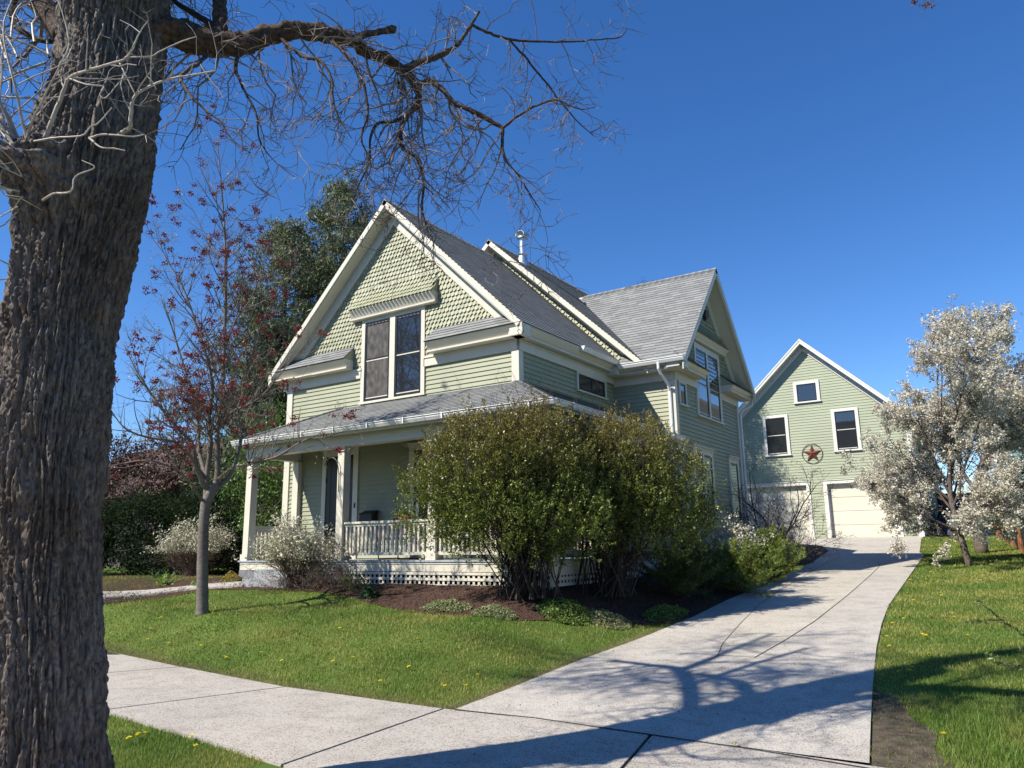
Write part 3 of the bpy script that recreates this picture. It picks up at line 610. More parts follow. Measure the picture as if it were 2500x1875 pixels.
mb=MB(); mb.lbox(Fr((0,PE,0),(1,0,0),(0,-1,0)),-15.52,GX,ZE-.16,ZE-.02,-.03,0); mb.lbox(Fr((GX,0,0),(0,1,0),(1,0,0)),PE,WY0-.03,ZE-.16,ZE-.02,-.03,0); mb.build('porch_fascia',M['trim'],house)
gutter(Fr((0,PE,0),(1,0,0),(0,-1,0)),-15.52,GX+.1,ZE,0.0,.12,.11,straps=9); gutter(Fr((GX,0,0),(0,1,0),(1,0,0)),PE,WY0-.05,ZE,0.0,.12,.11,straps=5)
# front door
mb=MB(); mb.lbox(Ff,-14.27,-14.14,FZ,2.36,0,.05); mb.lbox(Ff,-13.21,-13.05,FZ,2.36,0,.05); mb.lbox(Ff,-14.14,-13.21,2.22,2.36,0,.049); mb.lbox(Ff,-14.31,-13.01,2.36,2.41,0,.09); 
dc=mb.build('door_casing',M['trim'],house)
d=MB(); d.lbox(Ff,-14.14,-13.98,FZ+.02,2.22,.0,.03); d.lbox(Ff,-13.36,-13.21,FZ+.02,2.22,.0,.03); d.lbox(Ff,-13.98,-13.36,2.02,2.22,.0,.029); d.lbox(Ff,-13.98,-13.36,FZ+.02,.28,.0,.029); d.lbox(Ff,-14.0,-13.34,FZ+.03,2.1,.0,.024)
dd=d.build('door',M['door'],house)
g=MB(); g.lbox(Ff,-13.68,-13.42,.33,1.97,.024,.028); g.build('door_curtain',M['curtain'],dd)
g=MB()
for k in(.55,1.6): g.lbox(Ff,-14.17,-14.12,k,k+.1,.03,.045)
g.build('hinge',M['iron'],dd)
mb=MB(); mb.lbox(Ff,-13.14,-13.11,.95,1.06,.05,.07); mb.build('doorbell',M['iron'],house)
window(Ff,-11.45,-9.75,.05,2.3,.14,[(-11.3,-10.68),(-10.52,-9.9)],mid=1.2,cap=1)
# downspouts
def downspout(pts,r=.038):
    mb=MB(); mb.tube(pts,[r]*len(pts),8); mb.build('downspout',M['gutter'],house)
downspout([(-7.02,17.02,4.38),(-7.02,17.02,4.22),(-7.0,17.1,4.1),(-6.93,17.36,3.86),(-6.92,17.43,3.7),(-6.92,17.43,-.3)])
downspout([(-6.45,22.88,4.35),(-6.5,22.88,4.1),(-6.72,22.7,3.95),(-6.78,22.58,3.8),(-6.78,22.58,-.2)])
downspout([(-15.95,13.1,4.3),(-15.93,13.1,4.15),(-15.78,13.1,4.0),(-15.74,13.1,3.2)])
# gutter at the far left eave
gutter(Fr((-16.0,0,0),(0,1,0),(-1,0,0)),12.72,17.0,4.55,0,.11,.11)
# house number on the beam
cu=bpy.data.curves.new('house_number','FONT'); cu.body='507'; cu.size=.11; cu.extrude=.004; cu.space_character=1.1
to=bpy.data.objects.new('tmp',cu); C.objects.link(to); bpy.context.view_layer.update(); me=bpy.data.meshes.new_from_object(to.evaluated_get(bpy.context.evaluated_depsgraph_get()))
bpy.data.objects.remove(to); mo=bpy.data.objects.new('house_number',me); C.objects.link(mo); me.materials.clear(); me.materials.append(M['iron']); mo.matrix_world=Matrix.Translation((-13.86,py-.14,2.28))@Matrix.Rotation(R(90),4,'X'); mo.parent=house
# flue pipe on the roof
mb=MB(); fx,fy=-11.5,17.95; fz=zm(fx)
mb.tube([(fx,fy,fz-.15),(fx,fy,fz+.22),(fx,fy,fz+.24)],[.21,.12,.11],20); mb.tube([(fx,fy,fz+.2),(fx,fy,fz+.24),(fx,fy,fz+.25)],[.12,.165,.1],20)
mb.tube([(fx,fy,fz+.2),(fx,fy,fz+.78)],[.1,.1],20)
mb.tube([(fx,fy,fz+.76),(fx,fy,fz+.80),(fx,fy,fz+.84)],[.17,.155,.1],20)
a=[(fx+.15*math.cos(t),fy-.16,fz+.83+.15*math.sin(t)) for t in np.linspace(0,math.pi,14)]; b=[(x,y+.34,z) for x,y,z in a]
ai=[(fx+.14*math.cos(t),fy-.16,fz+.83+.14*math.sin(t)) for t in np.linspace(0,math.pi,14)]; bi=[(x,y+.34,z) for x,y,z in ai]
n=14; mb.add(a+b+ai+bi,[(i,i+1,n+i+1,n+i) for i in range(n-1)]+[(2*n+i,3*n+i,3*n+i+1,2*n+i+1) for i in range(n-1)]+[(i,2*n+i,2*n+i+1,i+1) for i in range(n-1)]+[(n+i,n+i+1,3*n+i+1,3*n+i) for i in range(n-1)])
mb.build('flue_pipe',M['steel'],house,smooth=False)
# ============================================================ THE GARAGE
gar=empty('garage',(-6.6,33,.1),'sage green two storey garage with white trim at the end of the driveway','garage'); gar['_loc']=(-6.6,31.,.1)
GY=31.; Fg=Fr((0,GY,0),(1,0,0),(0,-1,0)); GL,GR,GC=-10.13,-3.11,-6.62; zg=lambda x:7.95-.95*abs(x-GC)
D1=(-9.36,-6.95,.0,2.19); D2=(-6.2,-3.89,.0,2.19)
mb=MB()
for a,b in((GL+.01,D1[0]),(D1[1],D2[0]),(D2[1],GR-.01)): mb.box(a,b,GY+.02,GY+.3,-.5,2.19)
mb.prism([(GL+.01,GY+.02,2.19),(GR-.01,GY+.02,2.19),(GR-.01,GY+.02,zg(GR)-.2),(GC,GY+.02,zg(GC)-.2),(GL+.01,GY+.02,zg(GL)-.2)],(0,.28,0))
mb.prism([(GL+.01,GY+.3,-.5),(GR-.01,GY+.3,-.5),(GR-.01,GY+.3,zg(GR)-.2),(GC,GY+.3,zg(GC)-.2),(GL+.01,GY+.3,zg(GL)-.2)],(0,8,0)); mb.build('wall',M['wall'],gar)
mb=MB()
for poly in ([(GL,0.05),(D1[0],0.05),(D1[0],2.2),(GL,2.2)],[(D1[1],.05),(D2[0],.05),(D2[0],2.2),(D1[1],2.2)],[(D2[1],.05),(GR,.05),(GR,2.2),(D2[1],2.2)],[(GL,2.2),(GR,2.2),(GR,zg(GR)-.15),(GC,zg(GC)-.15),(GL,zg(GL)-.15)]): lap(mb,Fg.O,Fg.U,(0,0,1),(0,-1,0),poly,.108,.014)
mb.build('clapboard_siding',M['gsiding'],gar)
mb=MB(); lap(mb,(GR,0,0),(0,1,0),(0,0,1),(1,0,0),[(GY,0.05),(GY+8,0.05),(GY+8,4.4),(GY,4.4)],.108,.014); mb.build('clapboard_siding',M['gsiding'],gar)
for sg in(1,-1):
    xe=GC+sg*3.86; O=(xe,GY-.36,zg(xe)); N=(sg*.95,0,1); L=3.86*math.hypot(1,.95)
    roofplane('roof',O,(0,1,0),(-sg,0,.95),N,[(0,0),(8.7,0),(8.7,L),(0,L)],parent=gar)
    slabboard('soffit',[(xe,GY-.36,zg(xe)),(xe,GY+8.3,zg(xe)),(GC,GY+8.3,zg(GC)),(GC,GY-.36,zg(GC))],N,.012,.12,M['gtrim'],gar)
rake(Fg,zg,GC,{1:GC+3.88,-1:GC-3.88},.34,h=.2,parent=gar,m=M['gtrim'],crown=.06); frieze(Fg,zg,GC,{1:GR,-1:GL},.17,.26,parent=gar,m=M['gtrim'])
caps((GC,GY-.36,zg(GC)),(GC,GY+8,zg(GC)),.95,gar)
for a,b in ((GR-.16,GR+.02),(GL-.02,GL+.16)): mb=MB(); mb.lbox(Fg,a,b,.05,4.5,0,.03); mb.build('corner_board',M['gtrim'],gar)
for (a,b,z0,z1) in (D1,D2):
    mb=MB(); mb.lbox(Fg,a-.14,a,.1,z1+.13,0,.035); mb.lbox(Fg,b,b+.13,.1,z1+.13,0,.035); mb.lbox(Fg,a,b,z1,z1+.13,0,.034); mb.lbox(Fg,a-.17,b+.16,z1+.13,z1+.155,0,.06)
    mb.box(a,a+.02,GY,GY+.16,.0,z1); mb.box(b-.02,b,GY,GY+.16,.0,z1); mb.box(a,b,GY,GY+.16,z1-.02,z1); c_=mb.build('door_casing',M['gtrim'],gar)
    mb=MB(); n=4; h=(z1-.12)/n
    for i in range(n):
        z=.12+i*h; mb.box(a+.02,b-.02,GY+.13,GY+.17,z+.006,z+h-.006)
        for kk in range(3):
            for q in (0,): pass
    mb.box(a+.02,b-.02,GY+.15,GY+.18,.1,z1); mb.build('garage_door',M['garage_door'],gar)
def gwin(u0,u1,v0,v1,mid=None,pane='glass'):
    return window(Fg,u0,u1,v0,v1,.11,[(u0+.12,u1-.12)],mid=mid,par=gar,tm=M['gtrim'],sw=.035,cap=0,panes=pane)
gwin(-8.42,-7.42,3.40,5.04,4.25); gwin(-5.79,-4.82,3.40,5.04,4.25); gwin(-7.10,-6.12,5.42,6.28)
mb=MB(); mb.tube([(GC+3.4,GY-.2,4.45),(GC+3.4,GY-.2,4.3)],[.04,.04],8); mb.build('gutter_outlet',M['gtrim'],gar)
for sg in(1,-1): mb=MB(); mb.box(GC+sg*3.86-.06,GC+sg*3.86+.06,GY-.36,GY+8.3,zg(GC+3.86)-.12,zg(GC+3.86)+.01); mb.build('gutter',M['gutter'],gar)
# barn star
star=empty('barn_star',(0,0,0),'rusty red metal barn star inside a thin wire ring on the garage wall','wall ornament'); star['_loc']=(-6.62,30.97,3.4)
cx,cz=-6.62,3.39; mb=MB(); pts=[]
for i in range(10):
    r=.36 if i%2==0 else .142; a=math.pi/2+i*math.pi/5; pts.append((cx+r*math.cos(a),GY-.03,cz+r*math.sin(a)))
mb.add(pts+[(cx,GY-.13,cz)],[(i,10,(i+1)%10) for i in range(10)]+[tuple(range(10))]); mb.build('star',M['bronze'],star)
mb=MB(); ring=[(cx+.375*math.cos(t),GY-.035,cz+.375*math.sin(t)) for t in np.linspace(0,2*math.pi,40)]; mb.tube(ring,[.011]*40,6); mb.build('ring',M['iron'],star)
# ---- things on the porch
mbx=MB(); mbx.lbox(Ff,-12.77,-12.38,.45,.78,.05,.24); mbx.prism([Ff(-12.79,.78,.05),Ff(-12.79,.78,.26),Ff(-12.79,.87,.05)],(.43,0,0)); mo=mbx.build('wall_mailbox',M['iron']); tag(mo,'small black metal mailbox on the porch wall beside the front door','mailbox')
mo['_p']=1
ch=empty('shell_chair',(0,0,0),'dark red metal shell back chair on the porch beside the mailbox','chair'); ch['_loc']=(-11.2,12.3,FZ)
RED=mat('red_chair_enamel',(.22,.012,.02),.35,.5); cxx,cyy=-11.15,12.35; mb=MB(); nu,nv=14,9; V=[]
for j in range(nv):
    for i in range(nu):
        a=math.pi*(i/(nu-1)); rr=.33*(j/(nv-1)); x=cxx+.9*rr*math.cos(a)*(1); z=.35+rr*1.25*math.sin(a); V.append((x,cyy+.2-.25*(rr/.33)**2*abs(math.cos(a))+.12*(z-.3),z))
F_=[(j*nu+i,j*nu+i+1,(j+1)*nu+i+1,(j+1)*nu+i) for j in range(nv-1) for i in range(nu-1)]; mb.add(V,F_+[tuple(reversed(f)) for f in []]); mb.build('backrest',RED,ch,smooth=True)
mb=MB(); mb.box(cxx-.27,cxx+.27,cyy-.35,cyy+.18,.19,.23); mb.build('seat',RED,ch)
for s in(-1,1):
    mb=MB(); mb.tube([(cxx+s*.28,cyy-.35,.42),(cxx+s*.3,cyy-.38,.1),(cxx+s*.27,cyy-.34,FZ+.02),(cxx+s*.27,cyy+.3,FZ+.02)],[.015]*4,8); mb.tube([(cxx+s*.28,cyy-.35,.42),(cxx+s*.3,cyy+.15,.44)],[.018]*2,8); mb.build('leg',RED,ch)
hk=MB(); P0=Vector((PX[1]-.02,py-.12,1.55))
arc=[P0+Vector((0,0,-.35)),P0,P0+Vector((-.02,-.02,.2))]+[P0+Vector((-.22+.2*math.cos(t),-.03,.2+.2*math.sin(t))) for t in np.linspace(.2,math.pi*.95,10)]
hk.tube(arc,[.01]*len(arc),6); hk.tube([P0+Vector((0,0,.02)),P0+Vector((.06,-.01,.08)),P0+Vector((.1,-.01,.03))],[.008]*3,6)
tag(hk.build('plant_hook',M['iron']),'curved black iron plant hook fixed to the second porch post','plant hook')
SK={
"trunk":[(-6.319, 3.038, -1.731, 0.625), (-6.295, 3.053, -1.541, 0.585), (-6.306, 3.046, -1.227, 0.551), (-6.334, 3.027, -0.702, 0.527), (-6.395, 2.987, -0.016, 0.515), (-6.44, 2.957, 0.705, 0.524), (-6.448, 2.952, 1.27, 0.527), (-6.477, 2.957, 1.864, 0.52), (-6.476, 3.017, 2.54, 0.54), (-6.498, 3.062, 3.167, 0.571), (-6.538, 3.096, 3.645, 0.567), (-6.542, 3.154, 4.142, 0.503), (-6.587, 3.184, 4.662, 0.488), (-6.601, 3.174, 5.163, 0.509), (-6.742, 3.14, 5.831, 0.454), (-6.973, 3.046, 6.87, 0.4), (-7.132, 2.941, 8.039, 0.364), (-7.379, 2.776, 9.94, 0.306)],
"A":[(-6.421, 3.294, 4.733, 0.197), (-6.184, 3.512, 4.85, 0.168), (-6.004, 3.691, 4.783, 0.169), (-5.758, 3.975, 4.815, 0.135), (-5.661, 4.16, 4.974, 0.115), (-5.478, 4.402, 5.113, 0.107), (-5.322, 4.626, 5.147, 0.099), (-5.159, 4.855, 5.132, 0.086), (-5.11, 5.008, 5.083, 0.077), (-4.947, 5.116, 4.998, 0.068), (-4.853, 5.299, 4.929, 0.058), (-4.729, 5.381, 4.709, 0.048), (-4.715, 5.391, 4.52, 0.043), (-4.805, 5.33, 4.389, 0.034), (-4.863, 5.292, 4.205, 0.029), (-4.84, 5.307, 4.021, 0.026), (-4.7, 5.4, 3.888, 0.024), (-4.724, 5.505, 3.656, 0.019), (-4.734, 5.498, 3.399, 0.014), (-4.68, 5.534, 3.145, 0.009)],
"B":[(-5.179, 4.842, 5.132, 0.062), (-5.001, 4.96, 5.215, 0.043), (-4.853, 5.118, 5.294, 0.043), (-4.842, 5.126, 5.326, 0.034)],
"C":[(-4.861, 5.293, 4.94, 0.049), (-4.778, 5.469, 5.079, 0.045), (-4.657, 5.67, 5.231, 0.04), (-4.572, 5.846, 5.416, 0.031), (-4.508, 5.889, 5.53, 0.026), (-4.482, 6.026, 5.781, 0.021), (-4.475, 6.151, 6.008, 0.016)],
"D":[(-4.491, 6.02, 5.752, 0.021), (-4.367, 6.223, 5.723, 0.021), (-4.247, 6.423, 5.716, 0.019), (-4.033, 6.685, 5.754, 0.016), (-3.814, 7.072, 5.896, 0.013), (-3.534, 7.378, 5.995, 0.01), (-3.388, 7.596, 6.098, 0.009), (-3.307, 7.649, 6.225, 0.006)],
"D2":[(-4.247, 6.423, 5.716, 0.016), (-4.126, 6.623, 5.513, 0.016), (-4.004, 6.825, 5.276, 0.014), (-3.902, 7.013, 5.067, 0.012), (-3.75, 7.114, 4.824, 0.009), (-3.644, 7.305, 4.702, 0.005)],
"E":[(-4.757, 5.362, 4.737, 0.044), (-4.543, 5.385, 4.705, 0.038), (-4.36, 5.386, 4.53, 0.033), (-4.262, 5.452, 4.387, 0.03), (-4.165, 5.517, 4.333, 0.03), (-4.048, 5.594, 4.254, 0.028), (-3.952, 5.658, 4.174, 0.026), (-3.875, 5.71, 4.106, 0.023), (-3.876, 5.709, 3.943, 0.019), (-3.851, 5.725, 3.766, 0.014), (-3.8, 5.879, 3.64, 0.012), (-3.707, 5.942, 3.438, 0.009), (-3.621, 5.998, 3.262, 0.005)],
"F":[(-3.875, 5.71, 4.106, 0.019), (-3.683, 5.717, 4.186, 0.016), (-3.476, 5.735, 4.232, 0.014), (-3.274, 5.749, 4.231, 0.011), (-3.09, 5.872, 4.128, 0.007), (-2.959, 5.959, 4.141, 0.004)],
"G":[(-4.805, 5.33, 4.389, 0.024), (-4.994, 5.325, 4.388, 0.022), (-5.206, 5.304, 4.419, 0.02), (-5.264, 5.265, 4.247, 0.015), (-5.339, 5.336, 4.034, 0.012), (-5.427, 5.277, 3.768, 0.01), (-5.557, 5.311, 3.605, 0.005)],
"I":[(-5.857, 3.789, 4.795, 0.089), (-5.939, 3.855, 5.101, 0.082), (-6.042, 3.906, 5.392, 0.079), (-6.214, 4.032, 5.999, 0.077), (-6.421, 4.255, 6.978, 0.072), (-6.596, 4.619, 8.218, 0.061)],
"J":[(-5.916, 3.75, 4.656, 0.027), (-5.803, 3.585, 4.406, 0.023), (-5.738, 3.388, 4.136, 0.021), (-5.57, 3.38, 3.877, 0.016), (-5.461, 3.452, 3.741, 0.012), (-5.338, 3.535, 3.619, 0.009), (-5.246, 3.596, 3.451, 0.006), (-5.107, 3.688, 3.318, 0.004)],
"K":[(-5.757, 3.976, 4.79, 0.027), (-5.692, 3.899, 4.468, 0.02), (-5.607, 3.956, 4.221, 0.015), (-5.504, 4.024, 3.978, 0.013), (-5.475, 4.044, 3.739, 0.009), (-5.358, 4.121, 3.525, 0.006), (-5.173, 4.245, 3.336, 0.004)],
"M":[(-5.547, 4.236, 4.988, 0.023), (-5.266, 4.303, 4.679, 0.018), (-5.036, 4.336, 4.555, 0.018), (-4.939, 4.4, 4.38, 0.015), (-4.913, 4.418, 4.111, 0.013), (-4.853, 4.458, 3.918, 0.009), (-4.758, 4.521, 3.726, 0.004)],
"N":[(-5.322, 4.626, 5.147, 0.033), (-5.083, 4.665, 4.869, 0.023), (-4.889, 4.674, 4.589, 0.018), (-4.807, 4.728, 4.335, 0.018), (-4.783, 4.745, 4.086, 0.013), (-4.833, 4.711, 3.841, 0.011), (-4.754, 4.764, 3.597, 0.009), (-4.784, 4.744, 3.312, 0.005)],
"O":[(-5.956, 3.844, 4.999, 0.041), (-6.344, 3.826, 5.316, 0.037), (-6.725, 3.812, 5.645, 0.034), (-7.232, 3.835, 6.246, 0.031)],
"Q":[(-6.761, 3.188, 5.453, 0.136), (-7.382, 3.015, 6.29, 0.123), (-8.15, 2.864, 7.177, 0.111), (-9.17, 2.545, 7.947, 0.085)],
"L1":[(-7.132, 2.941, 4.815, 0.029), (-7.251, 2.861, 4.805, 0.031), (-7.416, 2.752, 4.902, 0.033), (-7.514, 2.686, 5.022, 0.033), (-7.522, 2.681, 5.26, 0.033), (-7.464, 2.72, 5.55, 0.025)],
"S1":[(-6.299, 2.534, 3.062, 0.031), (-6.208, 2.535, 3.185, 0.028), (-6.104, 2.544, 3.402, 0.024), (-5.989, 2.561, 3.657, 0.019), (-5.907, 2.555, 3.719, 0.017), (-5.697, 2.575, 3.705, 0.015), (-5.508, 2.64, 3.724, 0.013), (-5.336, 2.695, 3.752, 0.012), (-5.268, 2.74, 3.968, 0.007), (-5.22, 2.772, 4.073, 0.005)],
"S2":[(-5.336, 2.695, 3.752, 0.008), (-5.183, 2.797, 3.755, 0.008), (-5.13, 2.832, 3.795, 0.008), (-4.983, 2.93, 3.887, 0.007), (-4.895, 2.988, 3.923, 0.005)],
"S3":[(-5.906, 2.556, 3.709, 0.01), (-5.686, 2.582, 3.587, 0.008), (-5.572, 2.658, 3.566, 0.008), (-5.588, 2.647, 3.495, 0.006), (-5.55, 2.672, 3.467, 0.005), (-5.489, 2.713, 3.569, 0.005), (-5.429, 2.753, 3.7, 0.004), (-5.437, 2.747, 3.814, 0.003)],
"S4":[(-6.305, 2.53, 3.043, 0.031), (-6.463, 2.425, 3.313, 0.026), (-6.567, 2.356, 3.47, 0.025), (-6.712, 2.259, 3.59, 0.021)],
"S5":[(-6.312, 2.525, 3.119, 0.024), (-6.283, 2.425, 3.329, 0.016), (-6.265, 2.317, 3.649, 0.012), (-6.353, 2.258, 3.941, 0.01), (-6.399, 2.228, 4.238, 0.009), (-6.344, 2.264, 4.56, 0.005)],
"S6":[(-6.331, 2.513, 3.157, 0.024), (-6.251, 2.446, 3.29, 0.014), (-6.068, 2.448, 3.53, 0.01), (-5.871, 2.459, 3.765, 0.008), (-5.832, 2.485, 3.957, 0.008), (-5.9, 2.439, 4.231, 0.006), (-5.978, 2.387, 4.451, 0.005)],
"S7":[(-5.735, 2.909, 3.338, 0.023), (-5.471, 2.845, 3.274, 0.02), (-5.424, 2.817, 3.374, 0.019), (-5.356, 2.802, 3.482, 0.015), (-5.264, 2.863, 3.564, 0.013), (-5.155, 2.935, 3.619, 0.012), (-5.017, 3.027, 3.654, 0.01), (-4.85, 3.138, 3.689, 0.007)],
"S8":[(-5.725, 2.676, 3.185, 0.012), (-5.59, 2.706, 3.182, 0.01), (-5.427, 2.755, 3.141, 0.008), (-5.343, 2.81, 3.13, 0.007), (-5.272, 2.857, 3.147, 0.005)],
"S9":[(-5.724, 2.677, 3.176, 0.012), (-5.543, 2.677, 3.043, 0.008), (-5.459, 2.733, 3.033, 0.008), (-5.386, 2.781, 3.013, 0.005)],
"S10":[(-6.214, 2.47, 3.214, 0.012), (-5.95, 2.526, 3.19, 0.01), (-5.676, 2.589, 3.146, 0.008), (-5.627, 2.621, 3.218, 0.008), (-5.574, 2.656, 3.254, 0.007), (-5.501, 2.705, 3.382, 0.005)],
"S11":[(-6.346, 2.503, 3.025, 0.031), (-6.437, 2.442, 3.064, 0.024), (-6.534, 2.378, 3.161, 0.023), (-6.667, 2.289, 3.317, 0.019)],
"S12":[(-6.094, 2.55, 2.711, 0.014), (-5.919, 2.547, 2.714, 0.012), (-5.703, 2.571, 2.679, 0.01), (-5.686, 2.582, 2.803, 0.008), (-5.57, 2.659, 2.873, 0.007), (-5.657, 2.601, 2.937, 0.005)],
"S13":[(-5.424, 2.696, 3.722, 0.008), (-5.305, 2.715, 3.537, 0.007), (-5.255, 2.748, 3.425, 0.007)],
"R0":[(-12.506, 8.663, -1.146, 0.141), (-12.526, 8.65, -0.81, 0.125), (-12.563, 8.625, -0.077, 0.118), (-12.581, 8.612, 0.588, 0.111), (-12.552, 8.632, 0.926, 0.116)],
"R1":[(-12.535, 8.643, 0.883, 0.103), (-12.428, 8.714, 1.265, 0.082), (-12.438, 8.708, 1.696, 0.069), (-12.468, 8.688, 2.221, 0.061), (-12.435, 8.71, 2.933, 0.057), (-12.451, 8.699, 3.753, 0.052), (-12.485, 8.677, 4.783, 0.045), (-12.532, 8.645, 5.648, 0.037), (-12.598, 8.601, 6.436, 0.028), (-12.69, 8.54, 7.242, 0.019), (-12.777, 8.482, 7.962, 0.013), (-12.813, 8.458, 8.327, 0.008)],
"R2":[(-12.576, 8.616, 0.968, 0.077), (-12.582, 8.612, 1.439, 0.069), (-12.562, 8.625, 1.959, 0.061), (-12.615, 8.59, 2.489, 0.057), (-12.612, 8.592, 3.207, 0.044), (-12.875, 8.417, 4.131, 0.031), (-13.198, 8.202, 5.081, 0.023), (-13.503, 7.999, 5.666, 0.014), (-13.736, 7.844, 6.258, 0.007)],
"R3":[(-12.593, 8.605, 1.139, 0.069), (-12.482, 8.318, 1.496, 0.059), (-12.397, 8.134, 1.895, 0.05), (-12.386, 7.781, 2.189, 0.041), (-12.5, 7.465, 2.575, 0.033), (-12.811, 7.258, 3.084, 0.021), (-13.098, 7.067, 3.686, 0.01)],
"R4":[(-12.572, 8.619, 1.267, 0.06), (-13.008, 8.689, 1.915, 0.053), (-13.276, 8.751, 2.765, 0.044), (-13.606, 8.651, 3.541, 0.032), (-13.85, 8.489, 4.314, 0.023), (-14.1, 8.322, 5.104, 0.011)],
"R5":[(-12.44, 8.707, 1.094, 0.069), (-12.381, 8.986, 1.453, 0.053), (-12.437, 9.189, 2.097, 0.045), (-12.594, 9.205, 2.754, 0.041), (-12.45, 9.3, 3.688, 0.032), (-12.294, 9.405, 4.453, 0.024), (-11.977, 9.615, 5.231, 0.015), (-11.682, 9.812, 5.724, 0.008)],
"R6":[(-12.416, 8.722, 1.307, 0.043), (-11.832, 8.631, 1.475, 0.038), (-11.27, 8.645, 1.52, 0.033), (-10.77, 8.737, 1.614, 0.026), (-10.296, 8.932, 1.879, 0.019), (-10.028, 9.111, 1.915, 0.011), (-9.628, 9.377, 2.072, 0.006)],
"R7":[(-12.603, 8.598, 1.31, 0.052), (-12.419, 8.12, 1.685, 0.042), (-12.308, 7.713, 1.885, 0.036), (-12.4, 7.291, 1.929, 0.029), (-12.548, 6.953, 2.063, 0.02), (-12.808, 6.78, 2.428, 0.011)],
"R8":[(-12.606, 8.596, 0.884, 0.043), (-12.427, 8.114, 1.269, 0.033), (-12.312, 7.711, 1.437, 0.024), (-12.371, 7.311, 1.529, 0.02), (-12.698, 7.093, 1.495, 0.016), (-12.956, 6.921, 1.42, 0.009)],
"R9":[(-12.451, 8.699, 3.753, 0.036), (-12.117, 8.681, 4.339, 0.028), (-11.711, 8.712, 4.732, 0.022), (-11.561, 8.811, 5.478, 0.014), (-11.438, 8.893, 6.047, 0.007)],
"R10":[(-12.49, 8.673, 4.878, 0.023), (-12.841, 8.68, 5.731, 0.017), (-13.109, 8.501, 6.332, 0.011), (-13.382, 8.32, 6.944, 0.006)],
"R11":[(-12.468, 8.688, 2.221, 0.035), (-11.835, 8.509, 2.481, 0.025), (-11.173, 8.589, 2.673, 0.02), (-10.62, 8.717, 3.215, 0.015), (-10.227, 8.978, 3.809, 0.008)],
}
# ============================================================ PLANTS
def rv(s=1.0): return Vector((random.gauss(0,s),random.gauss(0,s),random.gauss(0,s)))
def perp(d):
    a=d.cross(rv(1)); 
    return a.normalized() if a.length>1e-6 else Vector((1,0,0))
def grow(mb,p,d,L,r,lev,P,nodes):
    """one branch with its children; nodes collects (point, direction, level) along the fine wood"""
    ns=max(2,int(L/P['seg'][lev])); pts=[p.copy()]; rad=[r]; w=P['wan'][lev]; tr=P['tro'][lev]
    last=lev>=len(P['seg'])-1
    for i in range(ns):
        d=(d+rv(w)+Vector((0,0,tr))).normalized(); p=p+d*(L/ns); pts.append(p.copy()); rr=r*(1-(1-P['tip'])*(i+1)/ns); rad.append(rr)
        if lev>=P['nlev']: nodes.append((p.copy(),d.copy(),lev))
        if not last and (i+1)/ns>=P['st'][lev]:
            for c in range(np.random.poisson(P['num'][lev])) :
                a=math.radians(random.uniform(*P['ang'][lev])); q=(d*math.cos(a)+perp(d)*math.sin(a)).normalized()
                grow(mb,p.copy(),q,L*random.uniform(*P['rat'][lev])*(1.15-.5*i/ns),max(rr*P['rr'][lev],P['rmin']),lev+1,P,nodes)
    mb.tube(pts,rad,P['sid'][min(lev,len(P['sid'])-1)],cap=False)
np.random.seed(5)
def smooth(pts,n=3,jit=0.0):
    """Catmull-Rom through (x,y,z,r)"""
    P=[np.array(p) for p in pts]; P=[P[0]*2-P[1]]+P+[P[-1]*2-P[-2]]; out=[]
    for i in range(1,len(P)-2):
        for k in range(n):
            t=k/n; a,b,c,d=P[i-1],P[i],P[i+1],P[i+2]
            q=.5*((2*b)+(-a+c)*t+(2*a-5*b+4*c-d)*t*t+(-a+3*b-3*c+d)*t**3)
            if jit: q[:3]+=np.random.normal(0,jit*q[3],3)
            out.append(q)
    out.append(P[-2]); return out
def leaves(name,cen,size,m,parent=None,asp=.55,upb=.3,dirs=None,fold=False,sj=.35):
    """cen (N,3): one bent diamond leaf at each point"""
    cen=np.asarray(cen,np.float32); N=len(cen)
    a=rng.normal(size=(N,3)) if dirs is None else np.asarray(dirs)+rng.normal(size=(N,3))*.45
    a/=np.linalg.norm(a,axis=1,keepdims=True)+1e-9
    nn=rng.normal(size=(N,3)); nn[:,2]+=upb*3; b=np.cross(nn,a); b/=np.linalg.norm(b,axis=1,keepdims=True)+1e-9
    s=(size*(1+sj*rng.normal(size=(N,1)))).clip(size*.35,size*2)
    V=np.stack([cen-a*s*.5,cen+b*s*asp*.5+a*s*.05,cen+a*s*.5,cen-b*s*asp*.5+a*s*.05],1)
    return npmesh(name,V,4,m,parent)
def scatter_on(nodes,n,spread,lv=None):
    nd=[q for q in nodes if lv is None or q[2]>=lv]; idx=rng.integers(0,len(nd),n); P=np.array([nd[i][0][:] for i in idx]); D=np.array([nd[i][1][:] for i in idx])
    return P+rng.normal(size=(n,3))*spread,D
